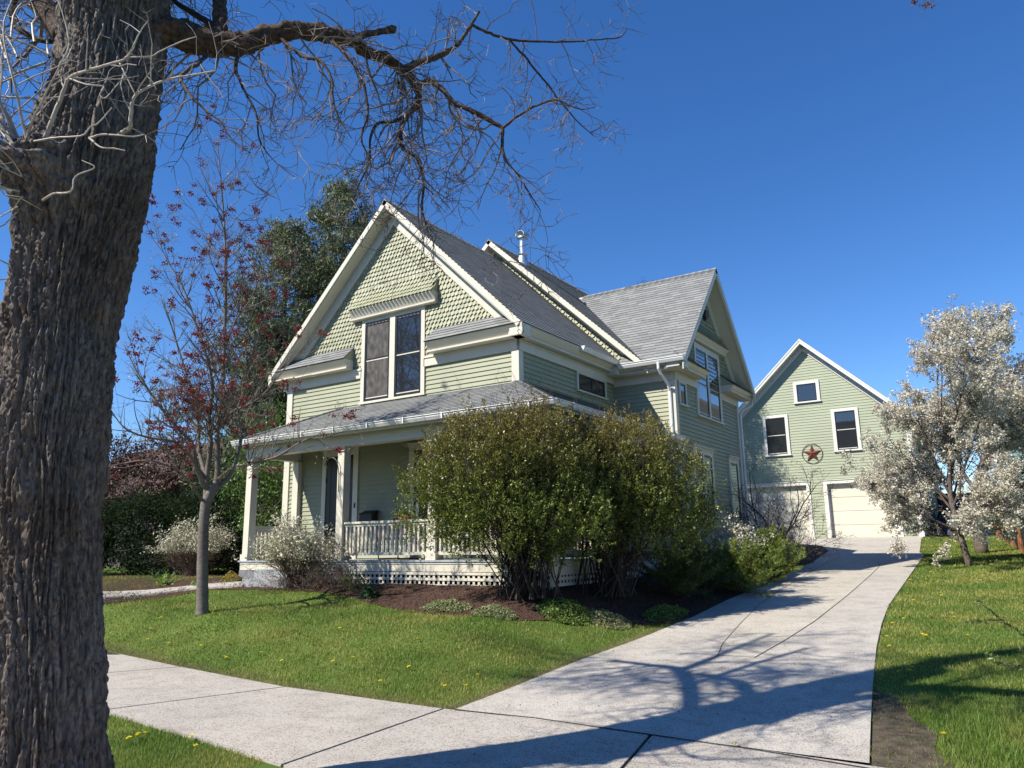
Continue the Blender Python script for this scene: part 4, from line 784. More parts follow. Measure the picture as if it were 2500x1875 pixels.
# ---- materials
def barkmat(name,c1,c2,sc_,bump=1.,dist=.02):
    m=bpy.data.materials.new(name); m.use_nodes=True; n=m.node_tree.nodes; l=m.node_tree.links; b=n['Principled BSDF']; tc=n.new('ShaderNodeTexCoord')
    mp=n.new('ShaderNodeMapping'); mp.inputs['Scale'].default_value=sc_; l.new(tc.outputs['Object'],mp.inputs[0])
    a=n.new('ShaderNodeTexNoise'); a.inputs['Scale'].default_value=1; a.inputs['Detail'].default_value=7; a.inputs['Roughness'].default_value=.6; l.new(mp.outputs[0],a.inputs[0])
    r=n.new('ShaderNodeValToRGB'); r.color_ramp.elements[0].position=.36; r.color_ramp.elements[1].position=.66; r.color_ramp.elements[0].color=(*c2,1); r.color_ramp.elements[1].color=(*c1,1); l.new(a.outputs[0],r.inputs[0])
    big=n.new('ShaderNodeTexNoise'); big.inputs['Scale'].default_value=1.1; l.new(tc.outputs['Object'],big.inputs[0])
    mx=n.new('ShaderNodeMix'); mx.data_type='RGBA'; mx.blend_type='MULTIPLY'; mx.inputs[0].default_value=1; r2=n.new('ShaderNodeValToRGB'); r2.color_ramp.elements[0].color=(.7,.62,.56,1); r2.color_ramp.elements[1].color=(1,1,1,1); r2.color_ramp.elements[0].position=.35; r2.color_ramp.elements[1].position=.65
    l.new(big.outputs[0],r2.inputs[0]); l.new(r.outputs[0],mx.inputs[6]); l.new(r2.outputs[0],mx.inputs[7]); l.new(mx.outputs[2],b.inputs['Base Color']); b.inputs['Roughness'].default_value=.85; b.inputs['Specular IOR Level'].default_value=.25
    bp=n.new('ShaderNodeBump'); bp.inputs['Strength'].default_value=bump; bp.inputs['Distance'].default_value=dist; l.new(a.outputs[0],bp.inputs['Height']); l.new(bp.outputs[0],b.inputs['Normal']); return m
BARK=barkmat('furrowed_bark',(.27,.235,.205),(.085,.066,.055),(46,46,11),1.,.025)
BARK2=barkmat('limb_bark',(.15,.11,.085),(.05,.036,.028),(30,30,30),1.,.015)
TWIG=mat('grey_twig',(.19,.155,.14),.7,.3,nscale=8,namt=.25); SHOOT=mat('pale_shoot_bark',(.36,.32,.27),.55,.35,nscale=20,namt=.2)
# ============================================================ big street tree
KT=.83
def SKp(k,s=KT): return [tuple(v*s for v in p) for p in SK[k]]
big=empty('street_tree',(0,0,0),'huge old bare tree with deeply furrowed bark leaning over the sidewalk in the foreground','tree'); big['_loc']=(-5.24,2.52,-1.6)
tr=smooth(SKp('trunk'),6); tz=np.array([q[2] for q in tr]); order=np.argsort(tz); tz=tz[order]; TA=np.array(tr)[order]
NA,NZ=420,1150; zs=np.linspace(-1.72,5.6,NZ); cxs=np.interp(zs,tz,TA[:,0]); cys=np.interp(zs,tz,TA[:,1]); rs=np.interp(zs,tz,TA[:,3])*np.interp(zs,[-1.7,0,1.5,4.5],[.77,.76,.80,.93])
V=np.zeros((NZ,NA,3)); N3=noise.noise
burls=[((-5.22,2.10,2.53),.29,.23),((-5.55,2.17,.72),.29,.19),((-4.80,2.25,2.62),.14,.08)]
for j in range(NZ):
    z=float(zs[j]); cx,cy,r=cxs[j],cys[j],rs[j]; fl=.07*math.exp(-(z+1.45)/.22)
    for i in range(NA):
        th=2*math.pi*i/NA; c,s=math.cos(th),math.sin(th); x0,y0=c*1.0,s*1.0
        wob=N3(Vector((x0*1.1,y0*1.1,z*.5)))*.05
        tw=N3(Vector((x0*2,y0*2,z*1.2)))*.16+N3(Vector((x0*6,y0*6,z*4)))*.035
        cc,ss=math.cos(th+tw),math.sin(th+tw)
        n1=N3(Vector((cc*8,ss*8,z*1.35+3))); n2=N3(Vector((cc*15,ss*15,z*3.3+9))); n3=N3(Vector((cc*29,ss*29,z*8))); n4=N3(Vector((cc*5,ss*5,z*11)))
        f1=max(0,1-abs(n1)*5.2); f2=max(0,1-abs(n2)*4.2); f3=max(0,1-abs(n3)*3.2)
        d=-.040*f1-.024*f2*(1-.5*f1)-.010*f3-.011*max(0,1-abs(n4)*6)*(1-f1)+.016*n1+.022*n2+.012*N3(Vector((cc*60,ss*60,z*30)))+.012
        rr=r*(1+wob)+fl*(1+.5*math.sin(th*5+1))+d
        x,y=cx+c*rr,cy+s*rr
        for (bx,by,bz),br,bh in burls:
            q=((x-bx)**2+(y-by)**2+(z-bz)**2)/(br*br)
            if q<4: k=bh*math.exp(-q*1.4); rr2=k*(1+.5*N3(Vector((x*14,y*14,z*14)))); x+=c*rr2; y+=s*rr2
        V[j,i]=(x,y,z)
mb=MB(); mb.v=[tuple(p) for p in V.reshape(-1,3)]; mb.uv=[(0,0)]*len(mb.v)
mb.f=[(j*NA+i,j*NA+(i+1)%NA,(j+1)*NA+(i+1)%NA,(j+1)*NA+i) for j in range(NZ-1) for i in range(NA)]
mb.build('trunk',BARK,big,smooth=True)
def limb(pts,sides=14,amp=.09,n=10,name='limb',m=None,par=big):
    q=smooth(pts,n); mb=MB(); mb.tube([p[:3] for p in q],[max(p[3],.002) for p in q],sides)
    for i,v_ in enumerate(mb.v):
        ring=min(i//sides,len(q)-1); r=q[ring][3]; vv=Vector(v_); c=Vector(q[ring][:3]); dd=vv-c
        f=1+amp*(N3(vv*9)*1.6+N3(vv*26)*1.5+N3(vv*60)*.8); mb.v[i]=tuple(c+dd*f)
    return mb.build(name,m or BARK2,par,smooth=True)
up0=[p for p in TA if p[2]>5.3]; limb([tuple(p) for p in up0[::3]],18,.08)
big_limbs={k:[(a,b,c,r*.8) for a,b,c,r in SKp(k)] for k in ('A','B','C','D','D2','E','F','G','I','O','Q','L1','J','K','M','N')}
for k in ('A','B','C','E','G','I','O','Q','L1'): limb(big_limbs[k],28 if k in 'AIQ' else 16,.2 if k in 'ABCEI' else .09)
for k in ('D','D2','F','J','K','M','N'):
    mb=MB(); q=smooth(big_limbs[k],5,.25); mb.tube([p[:3] for p in q],[max(p[3],.002) for p in q],7); mb.build('limb',BARK2,big,smooth=True)
# limbs above the picture; their shadows cross the driveway
U={'U1':[(-5.6,2.7,5.9,.16),(-5.0,2.65,6.3,.14),(-4.3,2.55,6.5,.12),(-3.5,2.55,6.7,.10),(-2.7,2.5,7.0,.08),(-1.9,2.7,7.1,.08),(-1.1,2.8,7.5,.05)],
   'U2':[(-4.6,2.6,6.4,.12),(-4.1,2.2,6.9,.10),(-3.4,1.7,7.2,.08),(-2.6,1.3,7.3,.06),(-1.7,1.2,7.6,.04)],
   'U3':[(-5.9,2.7,7.0,.18),(-5.6,3.2,8.0,.15),(-5.0,3.6,9.0,.12),(-4.2,3.9,9.8,.09),(-3.2,4.0,10.5,.07)],
   'U6':[(-5.7,2.42,3.9,.10),(-6.0,2.3,4.3,.085),(-6.25,2.28,4.7,.08),(-6.9,2.5,5.4,.085),(-7.6,2.74,6.0,.08),(-8.3,2.45,6.5,.06),(-9.06,2.13,7.0,.045)],'U7':[(-7.5,2.7,5.9,.065),(-7.75,3.0,6.6,.055),(-8.0,3.3,7.3,.04),(-8.2,3.9,8.,.03)],'U8':[(-6.9,2.5,5.4,.05),(-7.0,3.1,6.2,.045),(-7.0,3.8,7.0,.03)],
   'U4':[(-3.5,2.55,6.7,.08),(-3.1,3.0,7.0,.07),(-2.5,3.4,7.2,.05),(-1.8,3.9,7.6,.03)],
   'U5':[(-5.2,3.55,8.8,.1),(-4.9,4.4,9.3,.08),(-4.5,5.2,10,.05)]}
for k in U: limb(U[k],12,.07)
PT=dict(seg=[.16,.11,.075,.05],wan=[.30,.30,.34,.3],tro=[-.07,-.05,-.03,0],st=[.12,.1,.15,0],num=[.95,.85,.75,0],ang=[(30,75),(35,80),(35,80),(30,70)],rat=[(.35,.65),(.35,.65),(.35,.6),(.4,.6)],rr=[.62,.62,.66,.6],rmin=.0034,tip=.4,nlev=2,sid=[6,5,4,3])
mb=MB(); bn=[]
def twigs_along(pts,every,L,r,P,lo=0.0,down=.5,hi=1.0,side=None,lev=1):
    q=smooth(pts,4); acc=0
    for i in range(1,len(q)):
        a,b=Vector(q[i-1][:3]),Vector(q[i][:3]); acc+=(b-a).length
        if i/len(q)<lo or i/len(q)>hi: continue
        while acc>every:
            acc-=every; t=(b-a).normalized(); d=(perp(t)+t*.55+Vector((0,0,-down))).normalized()
            grow(mb,b.copy(),d,L*random.uniform(.5,1.15),min(r,q[i][3]*.6),lev,P,bn)
twigs_along(big_limbs['A'],.16,1.0,.011,PT,.08,.75); twigs_along(big_limbs['A'],.14,.62,.008,PT,.5,.7); twigs_along(big_limbs['D'],.13,.55,.007,PT,.05,.5); twigs_along(big_limbs['D2'],.12,.4,.006,PT,.1,.3)
twigs_along(big_limbs['E'],.10,.75,.009,PT,.1,.9); twigs_along(big_limbs['F'],.11,.55,.006,PT,.1,.6); twigs_along(big_limbs['G'],.10,.55,.006,PT,.1,.6); twigs_along(big_limbs['C'],.16,.7,.009,PT,.3,.2)
twigs_along(big_limbs['B'],.3,.5,.008,PT,.4,.0)
for k in ('J','K','M','N'): twigs_along(big_limbs[k],.12,.55,.007,PT,.1,.6)
twigs_along(big_limbs['I'],.35,.8,.01,PT,.0,.1); twigs_along(big_limbs['O'],.18,.7,.008,PT,.1,.3); twigs_along(big_limbs['L1'],.10,.9,.008,PT,.0,.2)
for k in U: twigs_along(U[k],.30,1.6,.02,PT,.1,.2,lev=0)
twigs_along(big_limbs['Q'],.3,1.6,.02,PT,.1,.4,lev=0)
mb.build('twigs',TWIG,big)['kind']='stuff'
# small bud clusters on the twig ends
cen,dr=scatter_on(bn,4200,.006,3); leaves('buds',cen,.014,mat('brown_bud',(.16,.08,.05),.6),big,.6)['kind']='stuff'
# pale water shoots springing from the burls
mb=MB(); PS=dict(PT); PS=dict(seg=[.12,.1,.08],wan=[.14,.2,.22],tro=[.03,.03,.0],st=[.2,.25,0],num=[.5,.45,0],ang=[(30,70),(30,75),(30,60)],rat=[(.3,.55),(.3,.5),(.4,.6)],rr=[.6,.6,.6],rmin=.0028,tip=.45,nlev=2,sid=[6,5,4])
sn=[]
for k in ('S1','S2','S3','S4','S5','S6','S7','S8','S9','S10','S11','S12','S13'):
    kp=SKp(k); a0=np.array(kp[0]); kp=[tuple(list(a0[:3]*1.085)+[a0[3]])]+kp; q=smooth(kp,5,.12); mb.tube([p[:3] for p in q],[p[3]*.75 for p in q],8)
for k in ('S1','S7','S5','S6','S3'): 
    Pm=[tuple(p) for p in SKp(k)]; q=smooth(Pm,3)
    for i in range(3,len(q),3):
        t=(Vector(q[i][:3])-Vector(q[i-1][:3])).normalized(); grow(mb,Vector(q[i][:3]),(perp(t)*.9+t*.6).normalized(),random.uniform(.15,.4),min(.006,q[i][3]*.5),1,PS,sn)
b0=Vector((-5.31,2.06,2.51))
for i in range(30):
    a=random.uniform(-.5,1); d=Vector((random.uniform(-1.,-.15),random.uniform(-.9,.1),random.uniform(.1,1.2))).normalized(); grow(mb,b0+rv(.08),d,random.uniform(.6,1.5),random.uniform(.007,.014),0,PS,sn)
b1=Vector((-5.55,2.32,3.47))
for i in range(16):
    d=Vector((random.uniform(-1.,-.1),random.uniform(-.8,.3),random.uniform(-.3,.9))).normalized(); grow(mb,b1+rv(.15)+Vector((-.15,-.15,0)),d,random.uniform(.6,1.3),random.uniform(.006,.011),0,PS,sn)
for i in range(9):
    d=Vector((random.uniform(-.2,.8),random.uniform(-1,-.3),random.uniform(-.7,.3))).normalized(); grow(mb,Vector((-5.07,1.98,2.12+random.uniform(-.5,.3))),d,random.uniform(.25,.5),.005,1,PS,sn)
mb.build('water_shoots',SHOOT,big)['kind']='stuff'
# ============================================================ young tree with red berries
row=empty('berry_tree',(0,0,0),'slender young smooth barked tree with clusters of dark red berries on the front lawn','tree'); row['_loc']=(-12.5,8.66,-1.1)
SMB=barkmat('smooth_grey_bark',(.24,.22,.20),(.15,.135,.125),(9,9,34),.35,.006)
RB={k:[(p[0],p[1],p[2],p[3]*(.82 if k in('R0',) else .68)) for p in SK[k]] for k in SK if k.startswith('R')}
limb(RB['R0']+[RB['R1'][1]],16,.04,6,'trunk',SMB,row)
for k in ('R1','R2','R3','R4','R5'): limb(RB[k],10,.05,5,'branch',SMB,row)
mb=MB(); rn=[]
for k in ('R6','R7','R8','R9','R10','R11'):
    q=smooth(RB[k],5,.1); mb.tube([p[:3] for p in q],[p[3] for p in q],7)
PR=dict(seg=[.14,.10,.08],wan=[.10,.13,.16],tro=[.10,.07,.03],st=[.2,.25,0],num=[.75,.7,0],ang=[(25,55),(30,60),(30,50)],rat=[(.4,.6),(.4,.6),(.4,.6)],rr=[.6,.6,.6],rmin=.003,tip=.45,nlev=1,sid=[5,4,3])
def twa(pts,every,L,r,P,lo,upw,lev,nodes,k=.6):
    q=smooth(pts,4); acc=0
    for i in range(1,len(q)):
        a,b=Vector(q[i-1][:3]),Vector(q[i][:3]); acc+=(b-a).length
        if i/len(q)<lo: continue
        while acc>every:
            acc-=every; t=(b-a).normalized(); d=(perp(t)+t*.7+Vector((0,0,upw))).normalized(); grow(mb,b.copy(),d,L*random.uniform(.6,1.2)*(1.2-.6*i/len(q)),min(r,q[i][3]*k),lev,P,nodes)
for k in ('R1','R2','R3','R4','R5','R6','R7','R8','R9','R10','R11'):
    twa(RB[k],.125,1.05 if k in('R1','R2','R3','R4','R5') else .7,.012,PR,.25,.25,0,rn)
mb.build('twigs',TWIG if False else mat('berry_tree_twig',(.17,.13,.115),.7,.3,nscale=8,namt=.2),row)['kind']='stuff'
tips=[q for q in rn if q[2]>=1]
def berryV(c,r):
    o=[(1,0,0),(-1,0,0),(0,1,0),(0,-1,0),(0,0,1),(0,0,-1)]; P=np.array(o)*r+np.array(c); t=[(0,2,4),(2,1,4),(1,3,4),(3,0,4),(2,0,5),(1,2,5),(3,1,5),(0,3,5)]; return P[np.array(t)]
Bv=[]
ntips=len(tips)
for i in range(420):
    p,d,l_=tips[random.randrange(ntips)]
    if p.z<.25 and random.random()<.6: continue
    n_=random.randint(16,34)
    for k in range(n_): Bv.append(berryV((p.x+random.gauss(0,.036),p.y+random.gauss(0,.036),p.z-.035+random.gauss(0,.024)),random.uniform(.012,.018)))
npmesh('berries',np.array(Bv).reshape(-1,3),3,leafmat('dark_red_berry',[(.09,.007,.007),(.18,.012,.011),(.26,.02,.016)],.35,0,.5),row)['kind']='stuff'
cen,dr=scatter_on(tips,5200,.03); leaves('young_leaves',cen,.034,leafmat('young_green_leaf',[(.20,.24,.09),(.28,.31,.15),(.30,.27,.17)],.5,.3),row,.5,dirs=dr)['kind']='stuff'
# ============================================================ two large vase shaped shrubs
def bigshrub(base,blobs,nst,nleaf,seed,label,colr,m,lsize=.034,low=-.3):
    random.seed(seed); loc=Vector(base); root=empty('large_shrub',loc,label,'shrub','large shrubs in front of the porch'); root['_loc']=tuple(loc)
    mb=MB(); nodes=[]; Pp=dict(seg=[.2,.14,.09],wan=[.07,.16,.22],tro=[.04,.05,.03],st=[.25,.1,0],num=[.55,.8,0],ang=[(15,40),(25,60),(30,60)],rat=[(.3,.45),(.35,.55),(.4,.6)],rr=[.55,.6,.6],rmin=.003,tip=.35,nlev=1,sid=[5,4,3])
    for i in range(nst):
        c,rad=random.choice(blobs); tgt=Vector(c)+Vector([random.gauss(0,1) for _ in range(3)]).normalized().cross(Vector((0,0,0)))  # centre
        dv=rv(1).normalized(); tgt=Vector((c[0]+dv.x*rad[0]*.85,c[1]+dv.y*rad[1]*.85,c[2]+abs(dv.z)*rad[2]*.85))
        b=loc+Vector((random.gauss(0,.22),random.gauss(0,.18),0)); d=(tgt-b); L=d.length; d.normalize(); d=(d+Vector((0,0,.25))-Vector((tgt.x-b.x,tgt.y-b.y,0))*.04).normalized()
        grow(mb,b,d,L,random.uniform(.007,.017),0,Pp,nodes)
    w=mb.build('stems',mat('dark_shrub_stem',(.055,.042,.034),.8,.2,nscale=9,namt=.4),root); w['kind']='stuff'
    # leaf clumps: many small twig-end clusters through the shell of the crown
    cen=[];dirs=[]
    tot=sum(r[0]*r[1]*r[2] for c,r in blobs)
    for c,r in blobs:
        n=int(nleaf*(r[0]*r[1]*r[2])/tot); k=max(20,n//46); u=rng.normal(size=(k,3)); u/=np.linalg.norm(u,axis=1,keepdims=True); rr=rng.uniform(.35,1.03,size=(k,1))**.45
        jit=1+.10*np.array([[noise.noise(Vector((a*2.2+seed,b*2.2,c_*2.2))) for _ in (0,)] for a,b,c_ in u])*2.2
        C0=np.array(c)+u*rr*jit*np.array(r)
        keep=C0[:,2]>low; keep&=rng.uniform(size=k)<np.clip((C0[:,2]-low)*1.1+.25,0,1); C0=C0[keep]; u=u[keep]
        for q,uu in zip(C0,u):
            L=rng.uniform(.12,.34); dd=uu*.7+np.array((0,0,.8))+rng.normal(size=3)*.3; dd/=np.linalg.norm(dd); nn=46; t=rng.uniform(0,1,size=(nn,1)); cen.append(q+dd*t*L+rng.normal(size=(nn,3))*.035*(1.25-t)); dirs.append(np.tile(dd,(nn,1)))
    leaves('foliage',np.concatenate(cen),lsize,m,root,.5,dirs=np.concatenate(dirs)*.6,upb=.5)['kind']='stuff'
    return root
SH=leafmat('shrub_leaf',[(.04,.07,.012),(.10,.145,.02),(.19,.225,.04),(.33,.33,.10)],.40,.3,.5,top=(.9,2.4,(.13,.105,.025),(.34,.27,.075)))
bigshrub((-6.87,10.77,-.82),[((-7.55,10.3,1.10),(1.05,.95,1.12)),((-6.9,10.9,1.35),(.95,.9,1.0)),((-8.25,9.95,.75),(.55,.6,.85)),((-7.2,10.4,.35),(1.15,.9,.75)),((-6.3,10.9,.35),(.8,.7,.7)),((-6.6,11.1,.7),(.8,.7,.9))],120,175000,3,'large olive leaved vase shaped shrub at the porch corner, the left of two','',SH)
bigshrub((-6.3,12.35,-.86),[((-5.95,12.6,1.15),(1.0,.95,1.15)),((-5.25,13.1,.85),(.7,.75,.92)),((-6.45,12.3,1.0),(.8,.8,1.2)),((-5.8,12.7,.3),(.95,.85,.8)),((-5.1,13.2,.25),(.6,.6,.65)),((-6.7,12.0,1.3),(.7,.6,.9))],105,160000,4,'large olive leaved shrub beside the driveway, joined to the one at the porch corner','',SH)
random.seed(11)
# ============================================================ cream flowering bushes
def bridal(base,rad,h,nst,label,white,seed,grp='cream flowered bushes',lean=(0,0),sc_=1.,nm='flowering_bush'):
    random.seed(seed); root=empty(nm,base,label,'bush',grp); root['_loc']=tuple(base); mb=MB(); nodes=[]; B=Vector(base)
    Pp=dict(seg=[.11,.08,.06],wan=[.13,.16,.2],tro=[.0,.0,.0],st=[.3,.2,0],num=[.9,.5,0],ang=[(20,60),(25,60),(20,50)],rat=[(.25,.4),(.3,.5),(.4,.6)],rr=[.6,.6,.6],rmin=.0022,tip=.35,nlev=0,sid=[4,3,3])
    for i in range(nst):
        a=random.uniform(0,2*math.pi); e=random.uniform(.15,1)**.6; d=Vector((math.cos(a)*rad[0]*e+lean[0],math.sin(a)*rad[1]*e+lean[1],h*random.uniform(.75,1.1)*(1.1-.45*e))); L=d.length
        grow(mb,B+Vector((random.gauss(0,.12*sc_),random.gauss(0,.12*sc_),0)),d.normalized(),L*random.uniform(.8,1.05),.006,0,Pp,nodes)
    mb.build('stems',mat('reddish_brown_stem',(.16,.105,.08),.75,.2,nscale=9,namt=.35),root)['kind']='stuff'
    hi=[q for q in nodes if q[0].z-B.z>h*.42]; 
    cen,dr=scatter_on(hi,int(8500*white),.04); leaves('blossom',cen,.036,leafmat('cream_blossom',[(.44,.43,.27),(.62,.60,.43),(.76,.73,.58)],.7,.25,.2),root,.9,sj=.4)['kind']='stuff'
    cen,dr=scatter_on([q for q in nodes if q[0].z-B.z>h*.25],int(6500),.035); leaves('foliage',cen,.022,leafmat('small_green_leaf',[(.12,.13,.04),(.19,.19,.07),(.24,.22,.11)],.5,.35),root,.45)['kind']='stuff'
    return root
bridal((-12.85,11.05,-.76),(1.05,.75),1.38,120,'cream flowered arching bush in front of the porch posts',1.0,21)
bridal((-19.1,12.9,-.68),(1.15,.95),1.62,110,'cream flowered arching bush left of the porch, behind the berry tree',1.0,22)
bridal((-5.75,16.6,-.85),(.42,.5),1.5,80,'small white flowered bush against the side wall of the house',.8,23,grp=None)
# ---- low dark red and brown perennials in the bed
def tuft(name,base,n,L,rad,cols,label,cat,grp=None,blade=.02,up=1.0,seed=1,asp=.2,trans=.3):
    rs=np.random.default_rng(seed); u=rs.normal(size=(n,3)); u[:,2]=np.abs(u[:,2])*up+.35*up; u/=np.linalg.norm(u,axis=1,keepdims=True); l_=L*rs.uniform(.5,1.1,size=(n,1)); b=np.array(base)+np.concatenate([rs.normal(size=(n,2))*rad,np.zeros((n,1))],1)
    s=np.cross(u,rs.normal(size=(n,3))); s/=np.linalg.norm(s,axis=1,keepdims=True); s*=blade; g=np.zeros((n,3)); g[:,2]=-.25
    V=np.stack([b-s*.6,b+u*l_*.5+s*-1.,b+u*l_+g*l_*.6,b+u*l_*.5+s*1.,],1); o=npmesh(name,V,4,leafmat(name+'_leaf',cols,.5,trans)); tag(o,label,cat,grp); return o
# stems and dry perennials
def dryplant(base,r,h,n,cols,label,seed,leafn=900,ls=.02):
    random.seed(seed); root=empty('perennial',base,label,'plant'); root['_loc']=tuple(base); mb=MB(); nodes=[]
    Pp=dict(seg=[.09,.06,.05],wan=[.16,.2,.2],tro=[.02,.0,.0],st=[.2,.2,0],num=[.8,.5,0],ang=[(20,60),(25,60),(20,50)],rat=[(.3,.5),(.3,.5),(.4,.6)],rr=[.6,.6,.6],rmin=.002,tip=.35,nlev=0,sid=[4,3,3])
    for i in range(n):
        a=random.uniform(0,2*math.pi); e=random.uniform(0,1); d=Vector((math.cos(a)*r*e,math.sin(a)*r*e,h*random.uniform(.6,1))); grow(mb,Vector(base)+Vector((random.gauss(0,r*.3),random.gauss(0,r*.3),0)),d.normalized(),d.length,.004,0,Pp,nodes)
    mb.build('stems',mat('dry_stem',(.19,.12,.09),.8,.2,nscale=9,namt=.3),root)['kind']='stuff'
    cen,dr=scatter_on(nodes,leafn,.025); leaves('foliage',cen,ls,leafmat('perennial_leaf_%d'%seed,cols,.6,.3),root,.5)['kind']='stuff'
def gb(x,y,dz=.01): return (x,y,G(x,y)+dz)
dryplant(gb(-11.35,10.9),.35,.62,26,[(.16,.05,.04),(.28,.10,.08),(.20,.13,.06)],'reddish twiggy perennial in front of the porch lattice',31)
dryplant(gb(-12.0,10.85),.5,.32,50,[(.14,.11,.09),(.22,.17,.13),(.12,.13,.06)],'low tangle of dry brown stems at the lawn edge below the flowering bush',32,1500)
dryplant(gb(-12.9,10.75),.5,.30,45,[(.14,.11,.09),(.22,.17,.13),(.16,.17,.08)],'dry brown groundcover in front of the arching bush',33,1300)
dryplant(gb(-10.9,10.75),.28,.34,20,[(.10,.15,.04),(.17,.22,.07),(.24,.22,.10)],'small green and brown perennial near the lattice',34,900,.03)
# ---- clumps of pale green groundcover along the bed edge
def cover(x,y,rx,ry,h,n,cols,label,seed,size=.03,grp='leafy clumps at the edge of the bed'):
    rs=np.random.default_rng(seed); a=rs.uniform(0,2*np.pi,n); e=np.sqrt(rs.uniform(0,1,n)); X=x+np.cos(a)*rx*e; Y=y+np.sin(a)*ry*e
    ht_=h*(1-e**2)*rs.uniform(.3,1,n)+.02+.02*np.sin(X*17)*np.cos(Y*21); Z=gz(X,Y)+ht_; global rng; o=leaves('groundcover',np.stack([X,Y,Z],1),size,leafmat('groundcover_leaf_%d'%seed,cols,.5,.3),None,.75,upb=1.1); tag(o,label,'groundcover',grp); return o
PG=[(.16,.20,.07),(.26,.29,.13),(.36,.37,.20)]; GG=[(.09,.15,.03),(.16,.24,.05),(.25,.33,.08)]
cover(-8.0,9.98,.5,.26,.14,3400,PG,'pale grey green leafy clump at the left end of the mulch edge',41); cover(-6.95,9.85,.4,.24,.13,2900,PG,'round pale green leafy clump below the left large shrub',42)
cover(-6.2,10.75,.45,.5,.13,5200,GG,'bright green and tan leafy groundcover below the right large shrub',43); cover(-5.65,11.15,.35,.4,.09,4200,[(.28,.26,.15),(.22,.26,.09),(.36,.32,.20)],'thin tan grassy groundcover between lawn and driveway',44,.03)
cover(-5.3,12.6,.3,.75,.14,4000,GG,'dark green leafy groundcover at the driveway edge by the mulch',45,.028); cover(-5.45,16.7,.3,.4,.14,2300,[(.14,.24,.03),(.22,.34,.05),(.30,.40,.08)],'bright lime green leafy clump below the evergreen shrubs',46,.03)
cover(-5.4,18.7,.25,.45,.10,1400,PG,'pale green groundcover on the mulch corner by the driveway',47,.03); cover(-10.15,10.45,.22,.14,.22,700,[(.03,.07,.03),(.05,.10,.04),(.08,.13,.06)],'small dark green grassy tuft where lawn meets mulch',48,.05)
# flower border along the garden walk
rs=np.random.default_rng(77)
def border(n,cols,size,label,nm,seed,reg,h,cat='plants'):
    rs=np.random.default_rng(seed); X=rs.uniform(reg[0],reg[1],n); t=rs.uniform(0,1,n); Y=bedE(X)+.1+t*reg[2]; cl=np.array([noise.noise(Vector((a*1.7+seed,b*2.2,0))) for a,b in zip(X,Y)]); k=cl>-.02; X,Y=X[k],Y[k]
    Z=gz(X,Y)+rs.uniform(.01,h,len(X)); o=leaves(nm,np.stack([X,Y,Z],1),size,leafmat(nm+'_%d'%seed,cols,.6,.3),None,.5,upb=.4); tag(o,label,cat,kind='stuff'); return o
border(5200,[(.17,.14,.10),(.26,.21,.15),(.14,.16,.07)],.035,'dry and sprouting low plants in the flower border','border_plants',51,(-19,-11,1.0),.10)
border(1500,[(.10,.17,.04),(.16,.26,.06),(.13,.20,.09)],.04,'green sprouting plants in the flower border','border_greens',52,(-19,-10.5,1.0),.14)
border(700,[(.22,.16,.33),(.32,.25,.42),(.40,.34,.5)],.03,'small purple flowers in the border by the walk','purple_flowers',53,(-18,-11.5,.9),.12,'flowers')
tuft('tulip_leaves',gb(-17.3,10.9),26,.42,.10,[(.22,.34,.06),(.30,.42,.09)],'tuft of lime green bulb leaves beside the garden walk','plant',blade=.024,seed=61); tuft('tulip_leaves',gb(-15.9,10.85),22,.22,.10,[(.18,.28,.06),(.24,.36,.09)],'low tuft of green bulb leaves by the walk bend','plant',blade=.02,seed=62)
tuft('bulb_leaves',gb(-18.6,11.6),40,.4,.2,[(.07,.14,.04),(.12,.2,.06)],'dark green tuft of leaves left of the garden walk','plant',blade=.02,seed=63)
cover(-15.4,11.35,.3,.2,.22,900,[(.30,.22,.03),(.42,.30,.05),(.2,.2,.05)],'golden yellow leafed small shrub at the foot of the flowering bush',64,.035,None)
tuft('bright_bush',gb(-15.0,11.9),160,.55,.12,[(.16,.30,.03),(.25,.40,.05)],'bright yellow green leafy plant beside the porch corner','plant',blade=.02,seed=65)
# ============================================================ evergreen spreading shrubs
def juniper(base,r,h,n,label,cols,seed):
    random.seed(seed); B=Vector(base); root=empty('evergreen_shrub',base,label,'shrub','spreading evergreens beside the driveway'); root['_loc']=tuple(base); mb=MB(); cen=[];dr=[]
    def spray(p,d,L,lv):
        ns=max(3,int(L/.06)); pts=[p.copy()]
        for i in range(ns):
            d=(d+rv(.07)+Vector((0,0,-.015))).normalized(); p=p+d*(L/ns); pts.append(p.copy())
            if lv<1 and i>1 and random.random()<.75:
                for s in (1,-1):
                    side=d.cross(Vector((0,0,1))).normalized()*s; spray(p.copy(),(d*.8+side*.65+Vector((0,0,.12))).normalized(),L*.36*(1.1-i/ns),lv+1)
            if i>=1:
                for k in range(10): cen.append(p+rv(.018)); dr.append(tuple(d*.7+rv(.5)))
        mb.tube(pts,[.006*(1-.7*i/ns)*(1 if lv==0 else .5) for i in range(ns+1)],3,cap=False)
    for i in range(n):
        a=random.uniform(0,2*math.pi); e=random.uniform(.1,1); tgt=Vector((math.cos(a)*r*e,math.sin(a)*r*e,h*(.35+.65*(1-e*e))*random.uniform(.7,1.1))); spray(B+tgt*.12,tgt.normalized(),tgt.length,0)
    mb.build('stems',mat('evergreen_stem',(.09,.06,.04),.8),root)['kind']='stuff'
    leaves('foliage',np.array([tuple(c) for c in cen]),.042,leafmat('evergreen_leaf_%d'%seed,cols,.45,.2,.4),root,.22,dirs=np.array(dr),upb=.2)['kind']='stuff'
JC=[(.07,.12,.02),(.15,.21,.03),(.28,.32,.06)]; JD=[(.03,.06,.015),(.055,.10,.022),(.10,.15,.035)]
